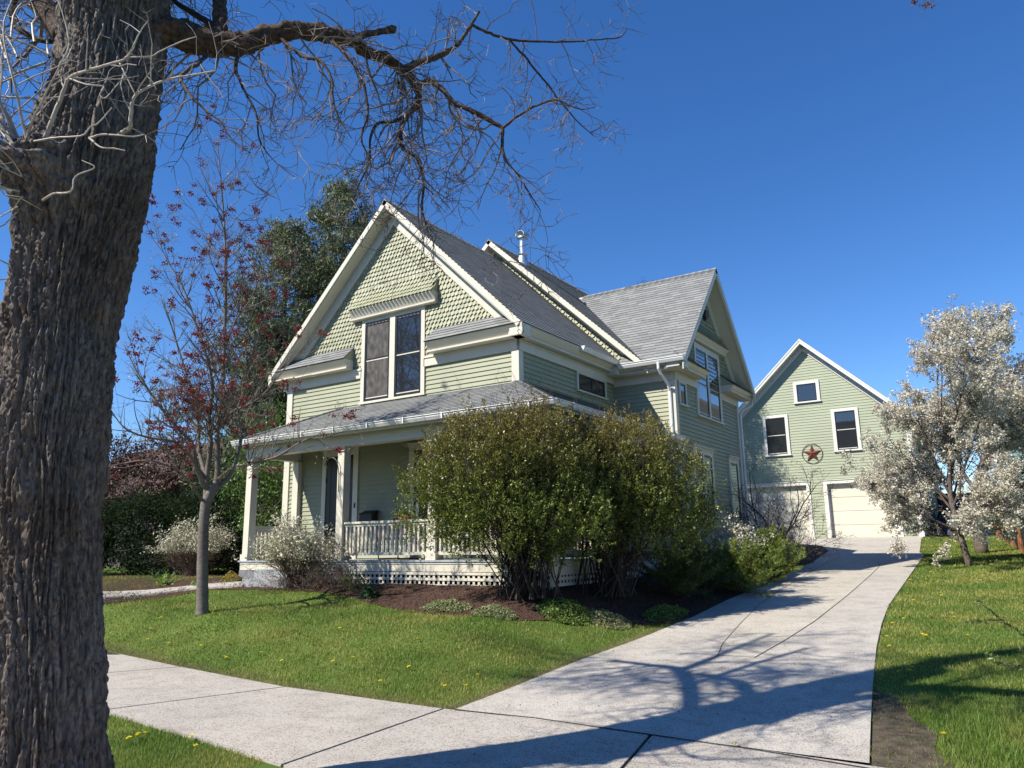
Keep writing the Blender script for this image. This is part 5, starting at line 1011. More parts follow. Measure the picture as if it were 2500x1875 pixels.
juniper(gb(-5.6,14.0),.85,1.25,46,'dark feathery evergreen shrub under the right large shrub',JD,71); juniper(gb(-5.0,15.9),.7,1.0,56,'feathery yellow green evergreen shrub with pointed sprays',JC,72)
juniper(gb(-4.95,18.2),.75,1.15,50,'second feathery yellow green evergreen nearest the driveway',JC,73); juniper(gb(-5.75,21.3),.85,1.0,36,'dark evergreen shrub at the shadow edge of the driveway',JD,74)
juniper(gb(-5.5,15.2),.6,1.0,30,'dark spiky evergreen below the overhanging shrub, closest to the lawn',JD,75)
# bare shrubs by the rear corner of the house
def bareshrub(base,dirs,L,r,label,seed,leafc,nleaf,nm='bare_shrub',num=(.6,.8,.6),ls=.03):
    random.seed(seed); root=empty(nm,base,label,'shrub'); root['_loc']=tuple(base); mb=MB(); nodes=[]
    Pp=dict(seg=[.15,.1,.08,.06],wan=[.10,.15,.18,.2],tro=[.03,.04,.03,0],st=[.3,.2,.2,0],num=[num[0],num[1],num[2],0],ang=[(20,50),(25,60),(30,60),(30,60)],rat=[(.35,.55),(.4,.6),(.4,.6),(.4,.6)],rr=[.6,.6,.6,.6],rmin=.004,tip=.35,nlev=2,sid=[6,5,4,3])
    for d in dirs: grow(mb,Vector(base)+rv(.05),Vector(d).normalized(),L*random.uniform(.8,1.1),r,0,Pp,nodes)
    mb.build('stems',mat('dark_bare_stem',(.07,.055,.05),.8),root)['kind']='stuff'
    if nleaf: cen,dr=scatter_on(nodes,nleaf,.03); leaves('buds',cen,ls,leafmat(nm+'_bud_%d'%seed,leafc,.6,.2),root,.6)['kind']='stuff'
bareshrub(gb(-6.05,21.8),[(-.15,0,1),(.25,.1,1),(.5,.3,1),(.1,-.2,1)],2.5,.03,'tall thin bare shrub against the rear corner of the house',81,[(.20,.19,.12),(.3,.28,.2)],500)
bareshrub(gb(-5.3,20.0),[(math.cos(a)*.55,math.sin(a)*.55,1) for a in np.linspace(0,6.2,16)],1.5,.012,'bushy bare grey twigged shrub in front of the left garage door',82,[(.35,.33,.30),(.5,.48,.45)],1300,num=(1.1,1.,.6),ls=.025)
# ============================================================ white blossom tree
def blossomtree(base,trunk,dirs,L,r,label,seed,nb,cols,grp,nm='blossom_tree',bs=.036,spread=.045):
    random.seed(seed); root=empty(nm,base,label,'tree',grp); root['_loc']=tuple(base); mb=MB(); nodes=[]
    q=smooth(trunk,5); mb.tube([p[:3] for p in q],[p[3] for p in q],12)
    for i,v_ in enumerate(mb.v): vv=Vector(v_); mb.v[i]=tuple(vv+vv.cross(Vector((0,0,1))).normalized()*0+rv(.0)+Vector((1,1,0))*.012*N3(vv*14))
    mb.build('trunk',BARK,root,smooth=True); mb=MB()
    Pp=dict(seg=[.22,.16,.11,.08],wan=[.09,.13,.16,.2],tro=[.05,.05,.02,0],st=[.12,.1,.15,0],num=[.95,.85,.7,0],ang=[(25,60),(25,65),(30,65),(30,60)],rat=[(.35,.6),(.38,.6),(.4,.6),(.4,.6)],rr=[.6,.6,.6,.6],rmin=.004,tip=.3,nlev=1,sid=[7,5,4,3])
    top=Vector(trunk[-1][:3])
    for h,d,k in dirs:
        p=Vector(np.array(q[int(len(q)*h*.999)][:3])); grow(mb,p,Vector(d).normalized(),L*k,r,0,Pp,nodes)
    mb.build('branches',mat(nm+'_bark',(.11,.085,.07),.8,.2,nscale=8,namt=.3),root)['kind']='stuff'
    cen,dr=scatter_on(nodes,nb//4,spread); cen=np.repeat(cen,4,axis=0)+rng.normal(size=(nb//4*4,3))*.018
    leaves('blossom',cen,bs,leafmat(nm+'_petal_%d'%seed,cols,.7,.35,.2),root,.85,upb=.0)['kind']='stuff'
    return root
def rescale(root,k):
    for c in list(root.children):
        c.data.transform(Matrix.Scale(k,4))
        for d in c.children: d.data.transform(Matrix.Scale(k,4))
    root['_loc']=tuple(v*k for v in root['_loc'])
WB=[(.36,.30,.20),(.58,.53,.42),(.70,.66,.54),(.80,.77,.67)]
g0=(-.93,15.71,-.48)
bt0=blossomtree(g0,[(-.93,15.71,g0[2],.06),(-1.0,15.72,.0,.052),(-1.05,15.75,.4,.046),(-1.08,15.75,.9,.04),(-1.0,15.7,1.6,.03)],
  [(.3,(-1.,-.25,.75),.95),(.35,(1,.2,.6),1.),(.4,(.1,-1,.6),.9),(.45,(-.2,1,.7),.9),(.55,(-.8,.2,1.1),1.2),(.6,(.7,-.3,1.1),1.2),(.65,(.3,.8,1),1.1),(.7,(-.5,-.5,1.3),1.15),(.8,(.5,.3,1.6),1.25),(.9,(-.3,.1,1.8),1.35),(.97,(.12,0,1.9),1.45),(.99,(.4,-.2,1.5),1.3),(.4,(.8,-.6,.35),.9),(.35,(-.75,-.5,.35),.95),(.25,(-.85,.2,.35),.8),(.5,(-.9,-.1,.5),.95),(.45,(.6,-.5,.4),.85),(.3,(.1,-.9,.3),.8),(.65,(-.9,.0,.9),1.05),(.3,(.9,.4,.2),.8)],1.42,.024,'small tree covered in white blossom on the lawn right of the garage',91,120000,WB,'white blossom trees',bs=.028,spread=.034)
rescale(bt0,1.44)
g1=(-.95,21.9,-.36)
bt1=blossomtree(g1,[(-1.0,21.9,g1[2],.15),(-1.0,21.9,.5,.125),(-.9,21.9,1.3,.11),(-.6,21.9,2.1,.09)],
  [(.5,(1,.1,.8),1.1),(.6,(.6,.5,1.1),1.2),(.7,(.9,-.4,1),1.2),(.8,(.2,.2,1.4),1.2),(.95,(.8,.1,1.6),1.35),(.98,(.3,-.3,1.8),1.3),(.9,(1.1,-.2,1.1),1.3),(.6,(-.5,.4,1),.9),(.97,(1.2,.3,.7),1.2)],2.0,.06,'larger blossom tree with a thick pale trunk behind the small blossom tree',92,75000,WB,'white blossom trees',bs=.04,spread=.07)
rescale(bt1,1.23)
# ============================================================ conifers behind the house
def conifer(base,H,rb,label,seed,cols,grp='pines behind the house',nm='pine_tree',nwh=24,top=.12,nper=9,ls=.17,dens=.9,low=.12):
    random.seed(seed); rs=np.random.default_rng(seed); root=empty(nm,base,label,'tree',grp); root['_loc']=tuple(base); mb=MB(); B=Vector(base)
    mb.tube([B,B+Vector((0,0,H*.5)),B+Vector((.1,0,H*.97))],[H*.018,H*.012,.03],8); cen=[];dr=[]
    for w in range(nwh):
        t=low+(1-low)*(w/nwh)**.9; z=H*t; R_=rb*(1-t)**.62*(.75+.5*random.random())+H*.02
        for k in range(nper):
            a=random.uniform(0,2*math.pi); rr=R_*random.uniform(.55,1.12); d=Vector((math.cos(a),math.sin(a),random.uniform(-.05,.35))); p0=B+Vector((.1*t,0,z+random.uniform(-.3,.3))); 
            p1=p0+d*rr*.6; p2=p0+d*rr+Vector((0,0,rr*.22)); mb.tube([p0,p1,p2],[.035*(1-t)+.012,.02,.006],4,cap=False)
            nb_=int((5+rr*5)*dens)
            for j in range(nb_):
                s=random.uniform(.3,1)**.7; q=p0.lerp(p2,s)+rv(.10+.07*rr); nn=int(26*dens)
                cen.append(np.array(q)+rs.normal(size=(nn,3))*np.array((.13,.13,.10))); o=rs.normal(size=(nn,3)); o[:,2]+=.8; dr.append(o)
    mb.build('trunk',BARK2,root); cen=np.concatenate(cen); dr=np.concatenate(dr)
    leaves('crown',cen,ls,leafmat(nm+'_needle_%d'%seed,cols,.6,.15,.3),root,.22,dirs=dr,upb=.3)['kind']='stuff'
PN=[(.055,.07,.035),(.11,.135,.06),(.18,.20,.095),(.25,.25,.13)]
conifer((-21.05,19.65,-1.0),15.3,3.5,'tall dense pine, the higher of the two behind the house',101,PN); conifer((-22.8,18.4,-1.0),13.6,3.9,'broader pine left of the tallest one, behind the berry tree',102,PN)
conifer((-20.6,16.2,-1.0),8.6,2.0,'lower pine close behind the left wall of the house',103,[(.035,.05,.03),(.07,.09,.045),(.12,.14,.07)],nwh=18)
conifer((-13.3,31.5,-.5),12.4,2.0,'distant spruce whose tip shows above the wing roof',104,[(.05,.04,.022),(.09,.075,.04),(.12,.10,.05)],nm='spruce_tree',grp=None,nwh=30,ls=.10)
# leafy trees left of the house
def leafytree(base,H,blobs,n,label,seed,cols,nm='leafy_tree',ls=.07,r=.12,grp=None,cat='tree'):
    random.seed(seed); rs=np.random.default_rng(seed); root=empty(nm,base,label,cat,grp); root['_loc']=tuple(base); mb=MB(); nodes=[]; B=Vector(base)
    Pp=dict(seg=[.3,.25,.18],wan=[.1,.15,.2],tro=[.05,.05,.0],st=[.2,.15,0],num=[.9,.9,0],ang=[(20,50),(30,60),(30,60)],rat=[(.4,.6),(.4,.6),(.4,.6)],rr=[.6,.6,.6],rmin=.006,tip=.3,nlev=1,sid=[6,4,3])
    for c,rd in blobs: d=Vector(c)-B; grow(mb,B+rv(.05),d.normalized(),d.length,r,0,Pp,nodes)
    mb.build('trunk',mat(nm+'_wood_%d'%seed,(.09,.07,.055),.8),root)
    cen=[];tot=sum(r_[0]*r_[1]*r_[2] for c,r_ in blobs)
    for c,rd in blobs:
        k=max(6,int(n*(rd[0]*rd[1]*rd[2])/tot/40)); u=rs.normal(size=(k,3)); u/=np.linalg.norm(u,axis=1,keepdims=True); C0=np.array(c)+u*(rs.uniform(.3,1.05,size=(k,1))**.5)*np.array(rd); cen.append((C0[:,None,:]+rs.normal(size=(k,40,3))*.13).reshape(-1,3))
    leaves('crown',np.concatenate(cen),ls,leafmat(nm+'_leaf_%d'%seed,cols,.8 if nm in('hedge','shrubbery') else .45,.35,.1 if nm in('hedge','shrubbery') else .5),root,.6,upb=.4)['kind']='stuff'
LG=[(.05,.10,.015),(.10,.18,.03),(.17,.27,.05)]
leafytree((-17.6,13.9,-.8),4.5,[((-17.3,13.6,2.9),(.9,.9,1.2)),((-17.1,13.5,1.4),(1.0,.9,1.1)),((-18.2,13.9,1.9),(.9,.9,1.1)),((-17.2,14.2,.3),(1.1,.8,.8))],11000,'bright green leafy small tree left of the house wall',111,LG,ls=.06,r=.05)
leafytree((-19.4,16.8,-.8),4.0,[((-19.0,16.2,1.2),(1.5,1.2,1.5)),((-18.1,17.0,1.5),(1.4,1.2,1.6)),((-17.4,16.0,.6),(1.2,1.2,1.1))],12000,'darker green thicket seen through the open end of the porch',112,[(.025,.05,.012),(.05,.09,.02),(.09,.14,.03)],nm='thicket',cat='shrub',ls=.07,r=.05)
DH=[(.012,.024,.010),(.022,.04,.014),(.035,.06,.02)]
leafytree((-20.3,13.4,-.8),2.6,[((-22.2,13.0,.5),(1.4,.9,1.2)),((-20.6,13.9,.6),(1.4,.9,1.25)),((-19.0,14.6,.5),(1.2,.9,1.2)),((-21.3,13.2,-.2),(1.6,.9,.8)),((-19.6,14.1,-.2),(1.4,.9,.8)),((-24,12.2,.5),(1.6,1,1.2)),((-22.5,13.6,1.0),(1.6,.8,.9)),((-20.5,14.6,1.1),(1.6,.8,.9))],60000,'dense dark evergreen hedge at the left side of the garden',113,DH,nm='hedge',cat='hedge',ls=.07,r=.05)
leafytree((-27.5,11,-.8),3.4,[((-27.5,11.0,1.1),(2.2,1.6,1.9)),((-30.5,10,1.3),(2.4,1.8,2.1))],16000,'dark evergreen shrubbery beyond the hedge',114,DH,nm='shrubbery',cat='shrub',ls=.10,r=.06)
# dark red leafed tree in front of the neighbouring roof
leafytree((-27.3,14.6,-.8),3.6,[((-26.6,14.2,3.3),(1.8,1.2,.9)),((-24.9,15.2,3.2),(1.6,1.2,.85)),((-25.8,15.0,2.4),(2.0,1.2,.8)),((-28.6,13.4,3.1),(1.7,1.2,.9))],16000,'dark red leafed small tree behind the hedge',115,[(.04,.014,.012),(.07,.02,.016),(.11,.035,.025)],nm='red_leafed_tree',ls=.08,r=.06)
# ============================================================ neighbours
nb=empty('neighbour_house',(0,0,0),'low grey walled neighbouring house with a brown roof behind the dark hedge','house'); nb['_loc']=(-30,20,-.8)
mb=MB(); mb.box(-38,-27.5,17,26,-1,2.2); mb.build('wall',mat('grey_purple_siding',(.10,.09,.10),.8,.2,nscale=2,namt=.2),nb)
mb=MB(); mb.prism([(-38.5,16.4,2.1),(-38.5,26.6,2.1),(-38.5,21.5,5.0)],(11.5,0,0)); mb.build('roof',mat('brown_roof_shingle',(.09,.06,.05),.9,.1,nscale=6,namt=.35,stretch=(1,8,8)),nb)
teal=empty('neighbour_house',(0,0,0),'blue green sided neighbouring house beyond the wooden fence','house'); teal['_loc']=(3,42,.2)
mb=MB(); lap(mb,(-.75,40,0),(1,0,0),(0,0,1),(0,-1,0),[(0,0),(9,0),(9,5.5),(0,5.5)],.15,.02); lap(mb,(-.75,40,0),(0,1,0),(0,0,1),(-1,0,0),[(0,0),(8,0),(8,5.5),(0,5.5)],.15,.02); mb.box(-.73,8.2,40.02,48,0,5.5); mb.build('wall',mat('blue_green_siding',(.19,.27,.25),.7,.2,nscale=2,namt=.1),teal)
mb=MB(); mb.prism([(-1.2,39.5,5.4),(8.7,39.5,5.4),(3.7,39.5,8.6)],(0,9,0)); mb.build('roof',M['roof'],teal)
rescale(teal,1.16)
# cedar fence
CED=mat('orange_cedar',(.42,.17,.065),.6,.3,nscale=3,col2=(.25,.10,.045),stretch=(14,14,1.2)); CED2=mat('weathered_cedar',(.27,.13,.08),.7,.2,nscale=3,col2=(.13,.07,.05),stretch=(14,14,1.2))
fence=empty('cedar_fence',(0,0,0),'orange cedar board fence with lattice top at the right edge','fence'); fence['_loc']=(-.5,25,-.2)
A_,B_=Vector((.12,19.0,0)),Vector((-.86,29.2,0)); fd=(B_-A_).normalized(); fs_=Vector((-fd.y,fd.x,0)); FF=Fr((A_.x,A_.y,0),fd,fs_)
Lf=(B_-A_).length; posts=[.2,3.02,5.2,7.4,9.6]
for u in posts:
    p=A_+fd*u; z=G(p.x*1.225,p.y*1.225)/1.225; hgt=1.80 if abs(u-3.02)<.1 else 1.62; mb=MB(); mb.lbox(FF,u-.07,u+.07,z-.1,z+hgt,-.07,.07); mb.lbox(FF,u-.10,u+.10,z+hgt,z+hgt+.03,-.10,.10); mb.build('fence_post',CED,fence)
for a,b in zip(posts[:-1],posts[1:]):
    mb=MB(); z=G(*((A_+fd*(a+b)/2)*1.225).xy)/1.225; u=a+.08
    while u<b-.1: mb.lbox(FF,u,u+.13,z+.03,z+1.18,.0,.02); u+=.142
    mb.lbox(FF,a+.07,b-.07,z+1.18,z+1.26,-.03,.045); mb.lbox(FF,a+.07,b-.07,z+1.52,z+1.58,-.03,.045); u=a+.1
    while u<b-.1: mb.lbox(FF,u,u+.03,z+1.26,z+1.52,.0,.015); u+=.12
    for k in(1.33,1.42): mb.lbox(FF,a+.07,b-.07,z+k,z+k+.025,.015,.028)
    mb.build('fence_panel',CED2,fence)
rescale(fence,1.225)
rescale(gar,1.1613); rescale(star,1.1613)
# tarp covered car beside the garage
tp=MB(); nu,nv=26,16; V=[]; prof=[(0,.05),(.06,.75),(.18,.95),(.35,1.05),(.46,1.5),(.7,1.58),(.95,1.5),(1,1.0)]
for i in range(nu):
    t=i/(nu-1); zz=np.interp(t,[p[0] for p in prof],[p[1] for p in prof])
    for j in range(nv):
        a=math.pi*j/(nv-1); w=.86; x=-2.02-w*math.cos(a)*(1 if abs(math.cos(a))<.93 else 1.02); h=zz*min(1,(abs(math.sin(a))**.38)); x+=.035*N3(Vector((i*.9,j*1.3,1))); V.append((x,31.9+4.2*t+.05*N3(Vector((i,j*2.2,5))),.10+h+.02*N3(Vector((i*1.2,j*1.9,9)))))
tp.add(V,[(i*nv+j,i*nv+j+1,(i+1)*nv+j+1,(i+1)*nv+j) for i in range(nu-1) for j in range(nv-1)]+[tuple(range(nv-1,-1,-1))]); tag(tp.build('covered_car',mat('navy_tarpaulin',(.012,.016,.035),.5,.4,nscale=4,namt=.4,bump=1,bscale=9),smooth=True),'car under a dark navy cover beside the garage','car')
bpy.data.objects['covered_car'].data.transform(Matrix.Scale(1.1613,4))
mb=MB(); mb.box(-3.6,-1.1,43.5,43.6,.1,2.3); tag(mb.build('dark_fence',mat('dark_stained_boards',(.02,.022,.03),.8,.2,nscale=5,namt=.5,stretch=(9,1,1))),'low dark board fence behind the covered car','fence')
# things behind the camera, across the street (pane reflections, less sky fill)
def across(base,H,seed,label):
    random.seed(seed); root=empty('bare_tree',base,label,'tree','bare trees across the street'); root['_loc']=tuple(base); mb=MB(); nodes=[]; B=Vector(base)
    mb.tube([B,B+Vector((0,0,H*.35))],[.28,.2],8); mb.build('trunk',BARK2,root); mb=MB()
    Pp=dict(seg=[.6,.4,.3],wan=[.12,.18,.2],tro=[.05,.03,.0],st=[.15,.15,0],num=[1.1,1.1,0],ang=[(20,50),(30,60),(30,60)],rat=[(.4,.6),(.4,.6),(.4,.6)],rr=[.55,.5,.6],rmin=.012,tip=.3,nlev=1,sid=[5,3,3])
    for i in range(9): a=i*.7; grow(mb,B+Vector((0,0,H*random.uniform(.2,.35))),Vector((math.cos(a)*.6,math.sin(a)*.6,1)).normalized(),H*.6,.12,0,Pp,nodes)
    mb.build('branches',BARK2,root)['kind']='stuff'
across((-27,-6,-1.6),17,121,'bare tree across the street to the left'); across((-8,-26,-1.6),15,122,'bare tree across the street, middle'); across((14,-14,-1.6),12,123,'bare tree across the street to the right')
conifer((12.5,17,-.6),11,3.4,'dense conifer added out of view in the neighbouring garden to the right',125,PN,grp=None,nm='spruce_tree',nwh=20,nper=9); conifer((9.5,26,-.3),12,3.4,'tall conifer added out of view further back in the right hand garden',126,PN,grp=None,nm='spruce_tree',nwh=20,nper=9)  # outside the frame, added to keep sky light off the side wall
conifer((-17,-24,-1.6),12,4.,'conifer added out of view across the street, the left of three',127,PN,'conifers across the street',nwh=16,nper=8,ls=.3,dens=.5); conifer((-1,-22,-1.6),13,4.2,'conifer added out of view across the street, the middle of three',128,PN,'conifers across the street',nwh=16,nper=8,ls=.3,dens=.5); conifer((11,-19,-1.6),12,4.,'conifer added out of view across the street, the right of three',129,PN,'conifers across the street',nwh=16,nper=8,ls=.3,dens=.5)  # unseen conifers added to block low sky and darken the porch
for i,(x,y,c,lb) in enumerate(((-33,-24,(.30,.24,.18),'tan house across the street'),(-8,-30,(.22,.12,.09),'brick red house across the street'),(20,-24,(.28,.30,.32),'blue grey house across the street'))):  # unseen box houses put here to lower the sky fill
    hh=empty('added_opposite_house',(0,0,0),lb+' from the green one, added out of view','house','houses added across the street'); hh['_loc']=(x,y,-1.6); mb=MB(); mb.box(x-6,x+6,y-4,y+4,-1.7,3.6); mb.build('wall',mat('opposite_siding_%d'%i,c,.8,.2,nscale=2,namt=.1),hh)
    mb=MB(); mb.prism([(x-6.5,y-4.6,3.5),(x-6.5,y+4.6,3.5),(x-6.5,y,7.6)],(13,0,0)); mb.build('roof',M['roof'],hh)
    for k in (-3.6,-1,2.6): mb=MB(); mb.box(x+k,x+k+1.1,y+4.0,y+4.05,-.2,1.6); mb.build('window',M['glass'],hh)
# ============================================================ foreground right: sprays reaching into the picture
mb=MB(); cen=[];dr=[]
def fspray(p,d,L,lv,step=.025):
    ns=max(3,int(L/step)); pts=[p.copy()]
    for i in range(ns):
        d=(d+rv(.05)).normalized(); p=p+d*(L/ns); pts.append(p.copy())
        if lv<1 and i>2 and random.random()<.22: fspray(p.copy(),(d+perp(d)*.9).normalized(),L*.28,lv+1)
        for k in range(9): cen.append(tuple(p+rv(.006))); dr.append(tuple(d*.5+rv(.6)))
    mb.tube(pts,[.004*(1-.6*i/ns) for i in range(ns+1)],4,cap=False)
random.seed(131); fb=empty('foreground_shrub',(0,0,0),'feathery green shrub at the lower right edge with one long spray over the lawn','shrub'); fb['_loc']=(.35,5.0,-1.5)
fspray(Vector((.12,5.25,-.75)),Vector((-.42,-.25,.42)),.62,0); fspray(Vector((.2,5.2,-.75)),Vector((-.45,-.1,.12)),.5,0); fspray(Vector((.15,5.3,-1.0)),Vector((-.25,-.1,.35)),.4,0)
for i in range(16): fspray(Vector((.28+random.gauss(0,.06),5.6+random.gauss(0,.25),-1.4)),Vector((random.uniform(-.45,.3),random.uniform(-.4,.4),1)),random.uniform(.35,.8),0)
mb.tube([Vector((.35,5.3,-1.5)),Vector((.25,5.25,-1.1)),Vector((.12,5.25,-.75))],[.012,.009,.006],5); mb.build('stems',mat('shrub_twig',(.12,.08,.06),.8),fb)['kind']='stuff'
leaves('foliage',np.array(cen),.024,leafmat('feathery_leaf',[(.05,.09,.02),(.09,.15,.03),(.16,.20,.06)],.45,.25),fb,.35,dirs=np.array(dr))['kind']='stuff'
# branch tips from a tree out of the picture, at the top right edge
hg=empty('overhead_twig',(0,0,0),'hanging twig with a brown seed cluster at the top right edge','twig'); hg['_loc']=(-.04,10.8,7.4)
mb=MB()
for pts in ([(.05,10.8,7.55),(-.1,10.75,7.3),(-.2,10.67,7.18),(-.26,10.64,7.12),(-.33,10.6,7.13)],[(.0,10.8,7.5),(-.03,10.79,7.3),(-.10,10.74,7.18),(-.14,10.7,7.12)],[(-.1,10.75,7.45),(-.28,10.66,7.28),(-.36,10.6,7.20),(-.4,10.58,7.21)]): mb.tube([Vector(p) for p in pts],[.008,.007,.005,.004,.003][:len(pts)],4)
mb.build('stem',TWIG,hg); cen=np.concatenate([np.array((-.22,10.66,7.12))+rng.normal(size=(60,3))*.035,np.array((-.37,10.6,7.19))+rng.normal(size=(30,3))*.025]); leaves('seed_cluster',cen,.05,leafmat('brown_seed',[(.12,.06,.05),(.24,.13,.10)],.7,.2),hg,.3)['kind']='stuff'
# ============================================================ lawn grass
def in_grass(X,Y):
    left=(Y>farE(X)+.0)&(Y<bedE(X)+.03)&(X<driveL(Y)-.0)&(Y<12.8)
    right=(X>driveR(Y)+.0)&((Y>farE(X)+.0))&(Y<35.5)
    park=(Y<nearE(X)+.02)&(X<-5.1)&(Y>-1)
    dirt=(X>driveR(Y))&(X<driveR(Y)+.40+.1*np.sin(Y*2.1)+.05*np.sin(Y*7)-np.maximum(0,Y-8.0)*.4)&(Y<8.9)
    back=(X<-17.2)&(Y>bedE(X)+1.4)&(Y<13)
    return (left|right|park|back),dirt
N=1000000; ang=rng.uniform(-1.30,.14,N); rad=np.exp(rng.uniform(np.log(3.6),np.log(38),N)); X=np.sin(ang)*rad; Y=np.cos(ang)*rad
ok,dirt=in_grass(X,Y); ok&=~(dirt&(rng.uniform(size=N)<.80)); X,Y,rad=X[ok],Y[ok],rad[ok]
wv=np.array([noise.noise(Vector((a*1.1,b*1.1,3.))) for a,b in zip(X,Y)]); keep=rng.uniform(size=len(X))<(.82+.5*wv); X,Y,rad,wv=X[keep],Y[keep],rad[keep],wv[keep]
n=len(X); Z=gz(X,Y)-.004; hgt=(.026+.018*rng.uniform(size=n)+.012*wv)*(1+.012*rad); wd_=(.0022+.0009*rng.uniform(size=n))*np.maximum(1,rad/5.5); a=rng.uniform(0,2*np.pi,n); le=rng.uniform(.1,.75,n); la=rng.uniform(0,2*np.pi,n)
# longer unmown grass on the right
lg=(X>-.75)&(Y<8.2); hgt=np.where(lg,hgt*rng.uniform(1.2,2.4,n),hgt)
base=np.stack([X,Y,Z],1); sv=np.stack([np.cos(a)*wd_,np.sin(a)*wd_,np.zeros(n)],1); tip=base+np.stack([np.cos(la)*le*hgt,np.sin(la)*le*hgt,hgt],1)
def lawnleaf():
    m=leafmat('grass_blade',[(.11,.16,.025),(.19,.25,.04),(.28,.33,.07),(.42,.42,.16)],.55,.4,.3); n_=m.node_tree.nodes; l=m.node_tree.links
    g=[q for q in n_ if q.type=='NEW_GEOMETRY'][0]; ramp=[q for q in n_ if q.type=='VALTORGB'][0]; b=n_['Principled BSDF']
    nz=n_.new('ShaderNodeTexNoise'); nz.inputs['Scale'].default_value=.8; nz.inputs['Detail'].default_value=6; l.new(g.outputs['Position'],nz.inputs['Vector'])
    r2=n_.new('ShaderNodeValToRGB'); r2.color_ramp.elements[0].position=.38; r2.color_ramp.elements[1].position=.64; r2.color_ramp.elements[0].color=(.62,.80,.62,1); r2.color_ramp.elements[1].color=(1.45,1.18,1.35,1); l.new(nz.outputs[0],r2.inputs[0])
    mx=n_.new('ShaderNodeMix'); mx.data_type='RGBA'; mx.blend_type='MULTIPLY'; mx.inputs[0].default_value=1; l.new(ramp.outputs[0],mx.inputs[6]); l.new(r2.outputs[0],mx.inputs[7])
    l.new(mx.outputs[2],b.inputs['Base Color']); tr=[q for q in n_ if q.type=='BSDF_TRANSLUCENT'][0]; l.new(mx.outputs[2],tr.inputs[0]); return m
npmesh('grass',np.stack([base-sv,base+sv,tip],1),3,lawnleaf())['kind']='stuff'
# dry straw-coloured edge along the paving
M_=22000; t=rng.uniform(0,1,M_); sel=rng.integers(0,2,M_); Xe=np.where(sel==0,rng.uniform(-13.5,-5,M_),0); Ye=np.where(sel==0,farE(Xe)+np.abs(rng.normal(size=M_))*.09,rng.uniform(6.4,11.5,M_)); Xe=np.where(sel==0,Xe,driveL(Ye)-np.abs(rng.normal(size=M_))*.09)
Ze=gz(Xe,Ye); a=rng.uniform(0,2*np.pi,M_); h_=rng.uniform(.02,.055,M_); la=rng.uniform(0,2*np.pi,M_); b_=np.stack([Xe,Ye,Ze],1); s_=np.stack([np.cos(a)*.0028,np.sin(a)*.0028,0*a],1)
npmesh('dry_grass_edge',np.stack([b_-s_,b_+s_,b_+np.stack([np.cos(la)*h_,np.sin(la)*h_,h_*.8],1)],1),3,leafmat('dry_grass',[(.22,.20,.08),(.33,.28,.14),(.16,.20,.05)],.7,.3))['kind']='stuff'
# mulch chips
M_=26000; X=rng.uniform(-13,-4.8,M_); Y=rng.uniform(9.2,20,M_); k=(Y>bedE(X)+.02)&(X<driveL(Y)-.03)&((Y<11.5)|(X>-6.8)); X,Y=X[k],Y[k]
leaves('mulch_chips',np.stack([X,Y,gz(X,Y)+.028+rng.uniform(0,.012,len(X))],1),.035,leafmat('bark_chip',[(.03,.02,.016),(.085,.05,.036),(.17,.105,.075)],.9,0,.1),None,.35,upb=2.5)['kind']='stuff'
# small stones and litter on the paving
M_=420; X=rng.uniform(-5.2,-1.2,M_); Y=rng.uniform(5.0,12,M_); k=(X>driveL(Y)+.05)&(X<driveR(Y)-.05); X,Y=X[k],Y[k]
leaves('paving_litter',np.stack([X,Y,gz(X,Y)+.028],1),.014,mat('dark_litter',(.05,.04,.03),.9),None,.6,upb=5)['kind']='stuff'
# ============================================================ dandelions
dm=leafmat('dandelion_yellow',[(.82,.66,.01),(.90,.78,.03)],.6,.2); sm_=mat('dandelion_stem',(.15,.22,.06),.6)
def dandelion():
    r=empty('dandelion',(0,0,0),'','dandelion'); mb=MB()
    for ring,(R_,zt,nn) in enumerate(((.021,.004,16),(.015,.009,12),(.008,.012,8))):
        for i in range(nn):
            a=2*math.pi*(i+.5*ring)/nn; c,s=math.cos(a),math.sin(a); w=.0035; mb.add([(-s*w*.4,c*w*.4,.05),(c*R_-s*w,s*R_+c*w,.05+zt),(c*R_+s*w,s*R_-c*w,.05+zt),(s*w*.4,-c*w*.4,.05)],[(0,1,2,3)])
    f=mb.build('flower',dm,r); mb=MB(); mb.tube([(0,0,0),(.004,0,.03),(0,0,.051)],[.002,.002,.002],5); mb.build('stem',sm_,r); return r
proto=dandelion(); first=[True]
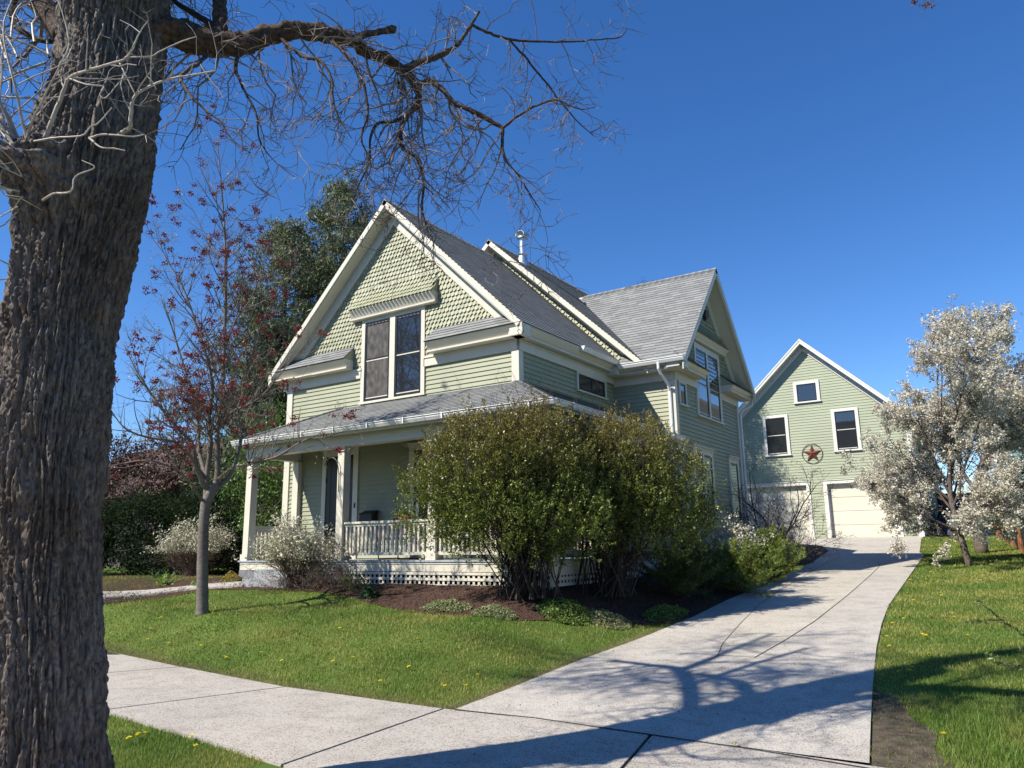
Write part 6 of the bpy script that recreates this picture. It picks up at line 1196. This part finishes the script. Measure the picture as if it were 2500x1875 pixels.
def place_d(x,y,label,grp,s=1.,dz=.02):
    if first[0]: o=proto; first[0]=False
    else:
        o=proto.copy(); C.objects.link(o)
        for ch in proto.children: c=ch.copy(); C.objects.link(c); c.parent=o
    o.location=(x,y,G(x,y)-.012+dz*.4); o.rotation_euler=(random.uniform(-.25,.25),random.uniform(-.25,.25),random.uniform(0,6)); o.scale=(s,s,s); o['label']=label; o['group']=grp
random.seed(141)
for x,y in [(-13.5,7.6),(-12.26,7.5),(-11.49,7.4),(-11.19,7.9),(-10.22,7.5),(-9.11,7.3),(-7.48,7.15),(-7.33,7.25),(-6.36,6.75),(-6.39,7.3),(-5.56,7.0),(-5.39,7.1),(-5.52,7.5),(-9.6,7.05),(-9.65,7.1),(-11.9,7.8),(-12.8,7.9),(-10.6,7.4),(-8.3,7.0),(-8.5,8.2),(-6.9,8.0),(-12.1,8.6),(-13.2,8.3)]:
    place_d(x+random.gauss(0,.03),y+random.gauss(0,.03),'yellow dandelion in the front lawn between sidewalk and flower bed','dandelions in the front lawn',1.15)
for x,y in [(-6.05,3.9),(-6.0,3.86),(-6.03,3.95),(-5.98,3.80)]: place_d(x-.55,y+.12,'yellow dandelion beside the foot of the huge tree trunk','dandelions at the foot of the big tree',1.2,.05)
place_d(-6.2,4.28,'small dandelion on the grass strip near the sidewalk joint','dandelions on the grass strip',1.0); place_d(-5.9,4.1,'small dandelion on the grass strip near the sidewalk joint','dandelions on the grass strip',1.0)
place_d(-2.16,6.37,'lone dandelion growing in the joint between sidewalk and driveway',None or 'dandelion in the paving joint',1.0,.03)
place_d(-.76,7.12,'large yellow dandelion beside the bare earth at the lower right','dandelion by the bare earth',1.4,.06); place_d(-.41,8.9,'tilted dandelion in longer grass right of the bare earth','dandelion in the longer grass',1.2,.05)
for i in range(48):
    y=random.uniform(9,27); x=float(driveR(y))+abs(random.gauss(0,.5))+.08
    if x<.2: place_d(x,y,'yellow dandelion in the lawn right of the driveway','dandelions in the lawn right of the driveway',1.2)
# ------------------------------------------------------------ put every thing's origin at its base
bpy.context.view_layer.update()
for o in list(bpy.data.objects):
    if o.type=='EMPTY' and '_loc' in o.keys():
        loc=Vector(o['_loc']); o.location=loc
        for c in o.children: c.matrix_parent_inverse=Matrix.Translation(-loc)
for o in bpy.data.objects:
    for k in ('_loc','_p'):
        if k in o.keys(): del o[k]
